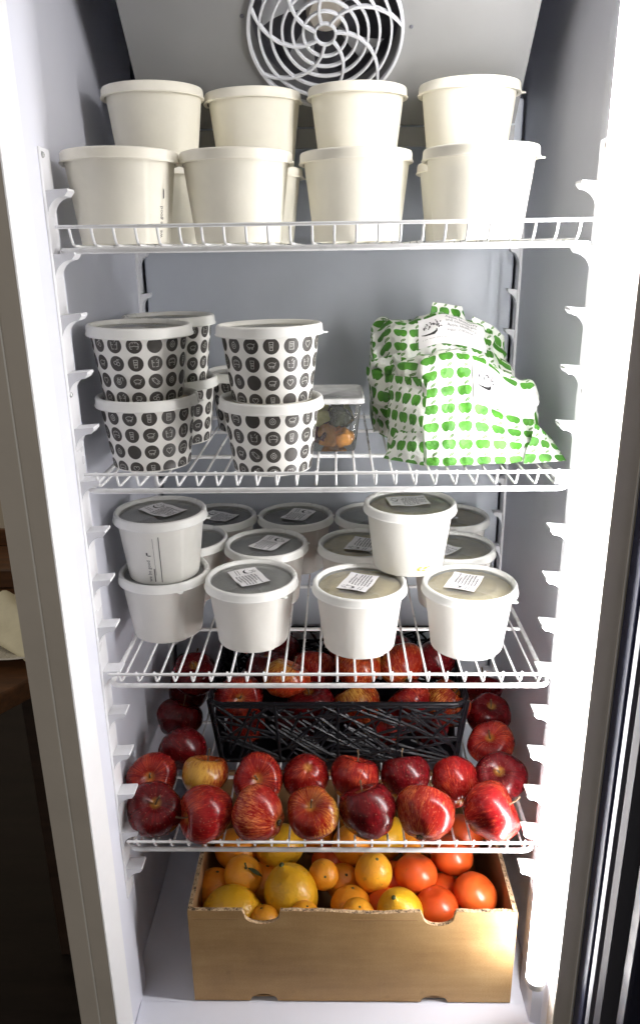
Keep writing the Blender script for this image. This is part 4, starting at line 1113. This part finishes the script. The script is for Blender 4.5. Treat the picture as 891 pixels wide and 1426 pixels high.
LIST = [
    ('lemon', 'lemon', -.0560, .075, .121, .076, (-.25, .12, .95), 'largest yellow lemon, left of the middle in the cardboard box'),
    ('lemon', 'lemon', -.0760, .152, .133, .064, (.9, .2, .2), 'round yellow lemon behind the largest lemon, under the shelf'),
    ('orange', 'orange', -.1420, .152, .128, .062, (.2, .2, .9), 'orange at the back left of the cardboard box under the shelf'),
    ('mandarin', 'mandarin', -.0110, .098, .133, .042, (.15, -.80, .55), 'small mandarin with its dark button facing out, right of the largest lemon'),
    ('oval', 'mandarin', .0590, .098, .137, .052, (.15, -.2, .95), 'oval golden mandarin at the middle of the cardboard box'),
    ('oval', 'mandarin', .0280, .155, .133, .054, (.3, -.1, .9), 'golden mandarin under the shelf, behind the middle of the cardboard box'),
    ('lemon', 'lemon', .0800, .175, .130, .062, (.6, .6, .2), 'yellow lemon far back under the middle of the lowest shelf'),
    ('tomato', 'tomato', .1190, .103, .131, .060, (.1, .4, .9), 'shiny red orange tomato at the centre of the tomatoes, nearest the golden mandarin'),
    ('tomato', 'tomato', .1740, .136, .133, .062, (.3, .4, .8), 'red tomato at the back right under the shelf rail'),
    ('tomato', 'tomato', .1430, .060, .114, .060, (-.2, .2, .9), 'red tomato behind the right front notch of the box'),
    ('tomato', 'tomato', .1980, .074, .124, .060, (.4, .1, .9), 'dark red tomato against the right side of the box'),
    ('lemon', 'lemon', -.1370, .052, .113, .070, (.95, .1, .15), 'yellow lemon in the left front corner of the cardboard box'),
    ('lemon', 'lemon', .0930, .046, .119, .064, (-.25, -.25, .9), 'yellow green lemon at the front of the box left of the right notch'),
    ('orange', 'orange', .0270, .064, .112, .056, (.1, .3, .9), 'red orange fruit in front of the golden mandarin, middle of the box'),
    ('mandarin', 'mandarin', .0360, .038, .124, .044, (.1, -.2, .9), 'small mandarin at the front edge near the middle of the box'),
    ('mandarin', 'mandarin', -.0900, .036, .117, .040, (-.2, .2, .9), 'small mandarin showing through the left front notch of the box'),
    ('mandarin', 'mandarin', -.0350, .034, .126, .040, (.2, .0, .9), 'small mandarin at the front edge below the largest lemon'),
    ('tomato', 'tomato', .0750, .066, .108, .056, (.2, .3, .9), 'tomato tucked between the oval mandarin and the front lemon'),
    ('tomato', 'tomato', .1150, .036, .090, .050, (.1, .2, .9), 'tomato low behind the right notch, under the front lemon'),
    ('tomato', 'tomato', .2000, .190, .125, .060, (.1, .2, .9), 'tomato deep in the right rear of the box'),
    ('tomato', 'tomato', -.0020, .150, .105, .056, (.1, .2, .9), 'dark tomato sunk behind the small mandarin with the button'),
    ('orange', 'orange', .1300, .180, .120, .064, (.1, .2, .9), 'orange far back behind the tomatoes'),
    ('orange', 'orange', -.1650, .100, .104, .060, (.1, .2, .9), 'orange sunk at the left wall of the box, left of the leafy mandarin'),
    ('orange', 'orange', -.0980, .118, .098, .060, (.2, .2, .9), 'orange sunk between the leafy mandarin and the largest lemon'),
    ('mandarin', 'mandarin', .0170, .112, .106, .052, (.2, -.3, .9), 'mandarin sunk between the small buttoned mandarin and the oval one'),
    ('tomato', 'tomato', .0900, .118, .103, .058, (.2, .2, .9), 'tomato sunk behind the oval golden mandarin'),
    ('tomato', 'tomato', .1600, .098, .101, .056, (.2, .2, .9), 'tomato sunk in the middle of the right group'),
    ('orange', 'orange', -.0300, .195, .118, .062, (.2, .2, .9), 'orange in the rear middle of the box under the lowest shelf'),
    ('orange', 'orange', .0440, .222, .118, .062, (.2, .2, .9), 'orange in the rear middle right of the box under the lowest shelf'),
    ('mandarin', 'mandarin', -.1130, .212, .120, .058, (.2, .2, .9), 'mandarin in the rear left of the box under the lowest shelf'),
]
for k, (kd, nm, x, y, zz, d, ax, lb) in enumerate(LIST): fruit(kd, nm, x, y, zz, d, ax, lb, GF, kd != 'tomato')

# ------------------------------------------------------------------ the dim room beside the fridge
mb = MB(); mb.box((-5, -4, -.262), (5, 4, -.252)); tag(mb.build('floor', 'floor'), kind='structure')
mb = MB(); mb.box((-5, 1.6, -.252), (5, 1.7, 3.0)); tag(mb.build('wall', 'wall'), kind='structure')
tb = thing('wooden_table', (-.72, .32, -.252), 'brown wooden table left of the fridge carrying a white plate', 'table')
mb = MB(); mb.prism([(-.50, -.36), (.205, -.36), (.262, -.225), (.345, -.100), (.345, .42), (-.50, .42)], .030, lambda a, b, d: (a, b, .632+d)); mb.build('tabletop', 'wood', tb, bevel=.003)
for x, y in ((.22, -.02), (.28, .36), (-.44, -.30), (-.44, .36)):
    mb = MB(); mb.box((x, y, 0), (x+.05, y+.05, .6318)); mb.build('leg', 'wooddark', tb, bevel=.003)
pl = MB(); pl.lathe([(0, .004), (.070, .004), (.078, .008), (.112, .018), (.116, .020), (.117, .018), (.082, .004), (.070, 0), (0, 0)], 64)
tag(pl.build('dinner_plate', 'plate', None, loc=(-.462, .298, .4105)), 'round off white plate on the wooden table left of the fridge', 'plate')
# folded napkin: a soft wedge with rolled layers
mb = MB(); NU, NV = 40, 24; V = []
for i in range(NU+1):
    for j in range(NV+1):
        u, v = i/NU, j/NV
        x = (u-.5)*.150; y = (v-.5)*.130
        hgt = .043*sin(pi*min(1, v*1.15))**.7*(1-.55*u)+.006*noise.noise((u*6, v*5, 1))+.004*sin(v*18+u*3)*(1-u)
        V.append((x+.012*sin(v*3), y-.02*u*u, max(.002, hgt)))
mb.add(V, [(i*(NV+1)+j, (i+1)*(NV+1)+j, (i+1)*(NV+1)+j+1, i*(NV+1)+j+1) for i in range(NU) for j in range(NV)])
n0 = (NU+1)*(NV+1)
nap = mb.build('napkin', 'napkin', None, loc=(-.452, .295, .4215), angle=180); nap.rotation_euler = (0, 0, -.5)
sol = nap.modifiers.new('cloth', 'SOLIDIFY'); sol.thickness = .002; sol.offset = 1
tag(nap, 'folded cream cloth napkin lying on the plate beside the fridge', 'napkin')
cr = thing('wooden_crate', (-.60, .56, .4105), 'brown wooden crate on the table behind the plate', 'crate')
for zz in (0,):
    mb = MB(); mb.box((-.16, -.10, zz+.002), (.20, -.085, zz+.036)); mb.build('front_slat', 'wood', cr, bevel=.002)
mb = MB(); mb.box((.188, -.0845, .001), (.20, .12, .034)); mb.build('end_panel', 'wood', cr)
mb = MB(); mb.box((-.16, -.0845, .001), (-.148, .12, .034)); mb.build('end_panel', 'wood', cr)
mb = MB(); mb.box((-.1475, .11, .001), (.1875, .12, .034)); mb.build('back_slat', 'wood', cr)

# ------------------------------------------------------------------ light
w = bpy.data.worlds.new('World'); S.world = w; w.use_nodes = True
bg = w.node_tree.nodes['Background']; bg.inputs[0].default_value = (1.0, .95, .88, 1); bg.inputs[1].default_value = .40

S.view_settings.view_transform = 'Standard'; S.view_settings.look = 'None'; S.view_settings.exposure = 0; S.view_settings.gamma = 1
S.render.engine = 'CYCLES'
S.cycles.use_denoising = True
S.cycles.max_bounces = 8; S.cycles.transparent_max_bounces = 12; S.cycles.diffuse_bounces = 5
S.cycles.caustics_reflective = False; S.cycles.caustics_refractive = False
S.cycles.sample_clamp_indirect = 6
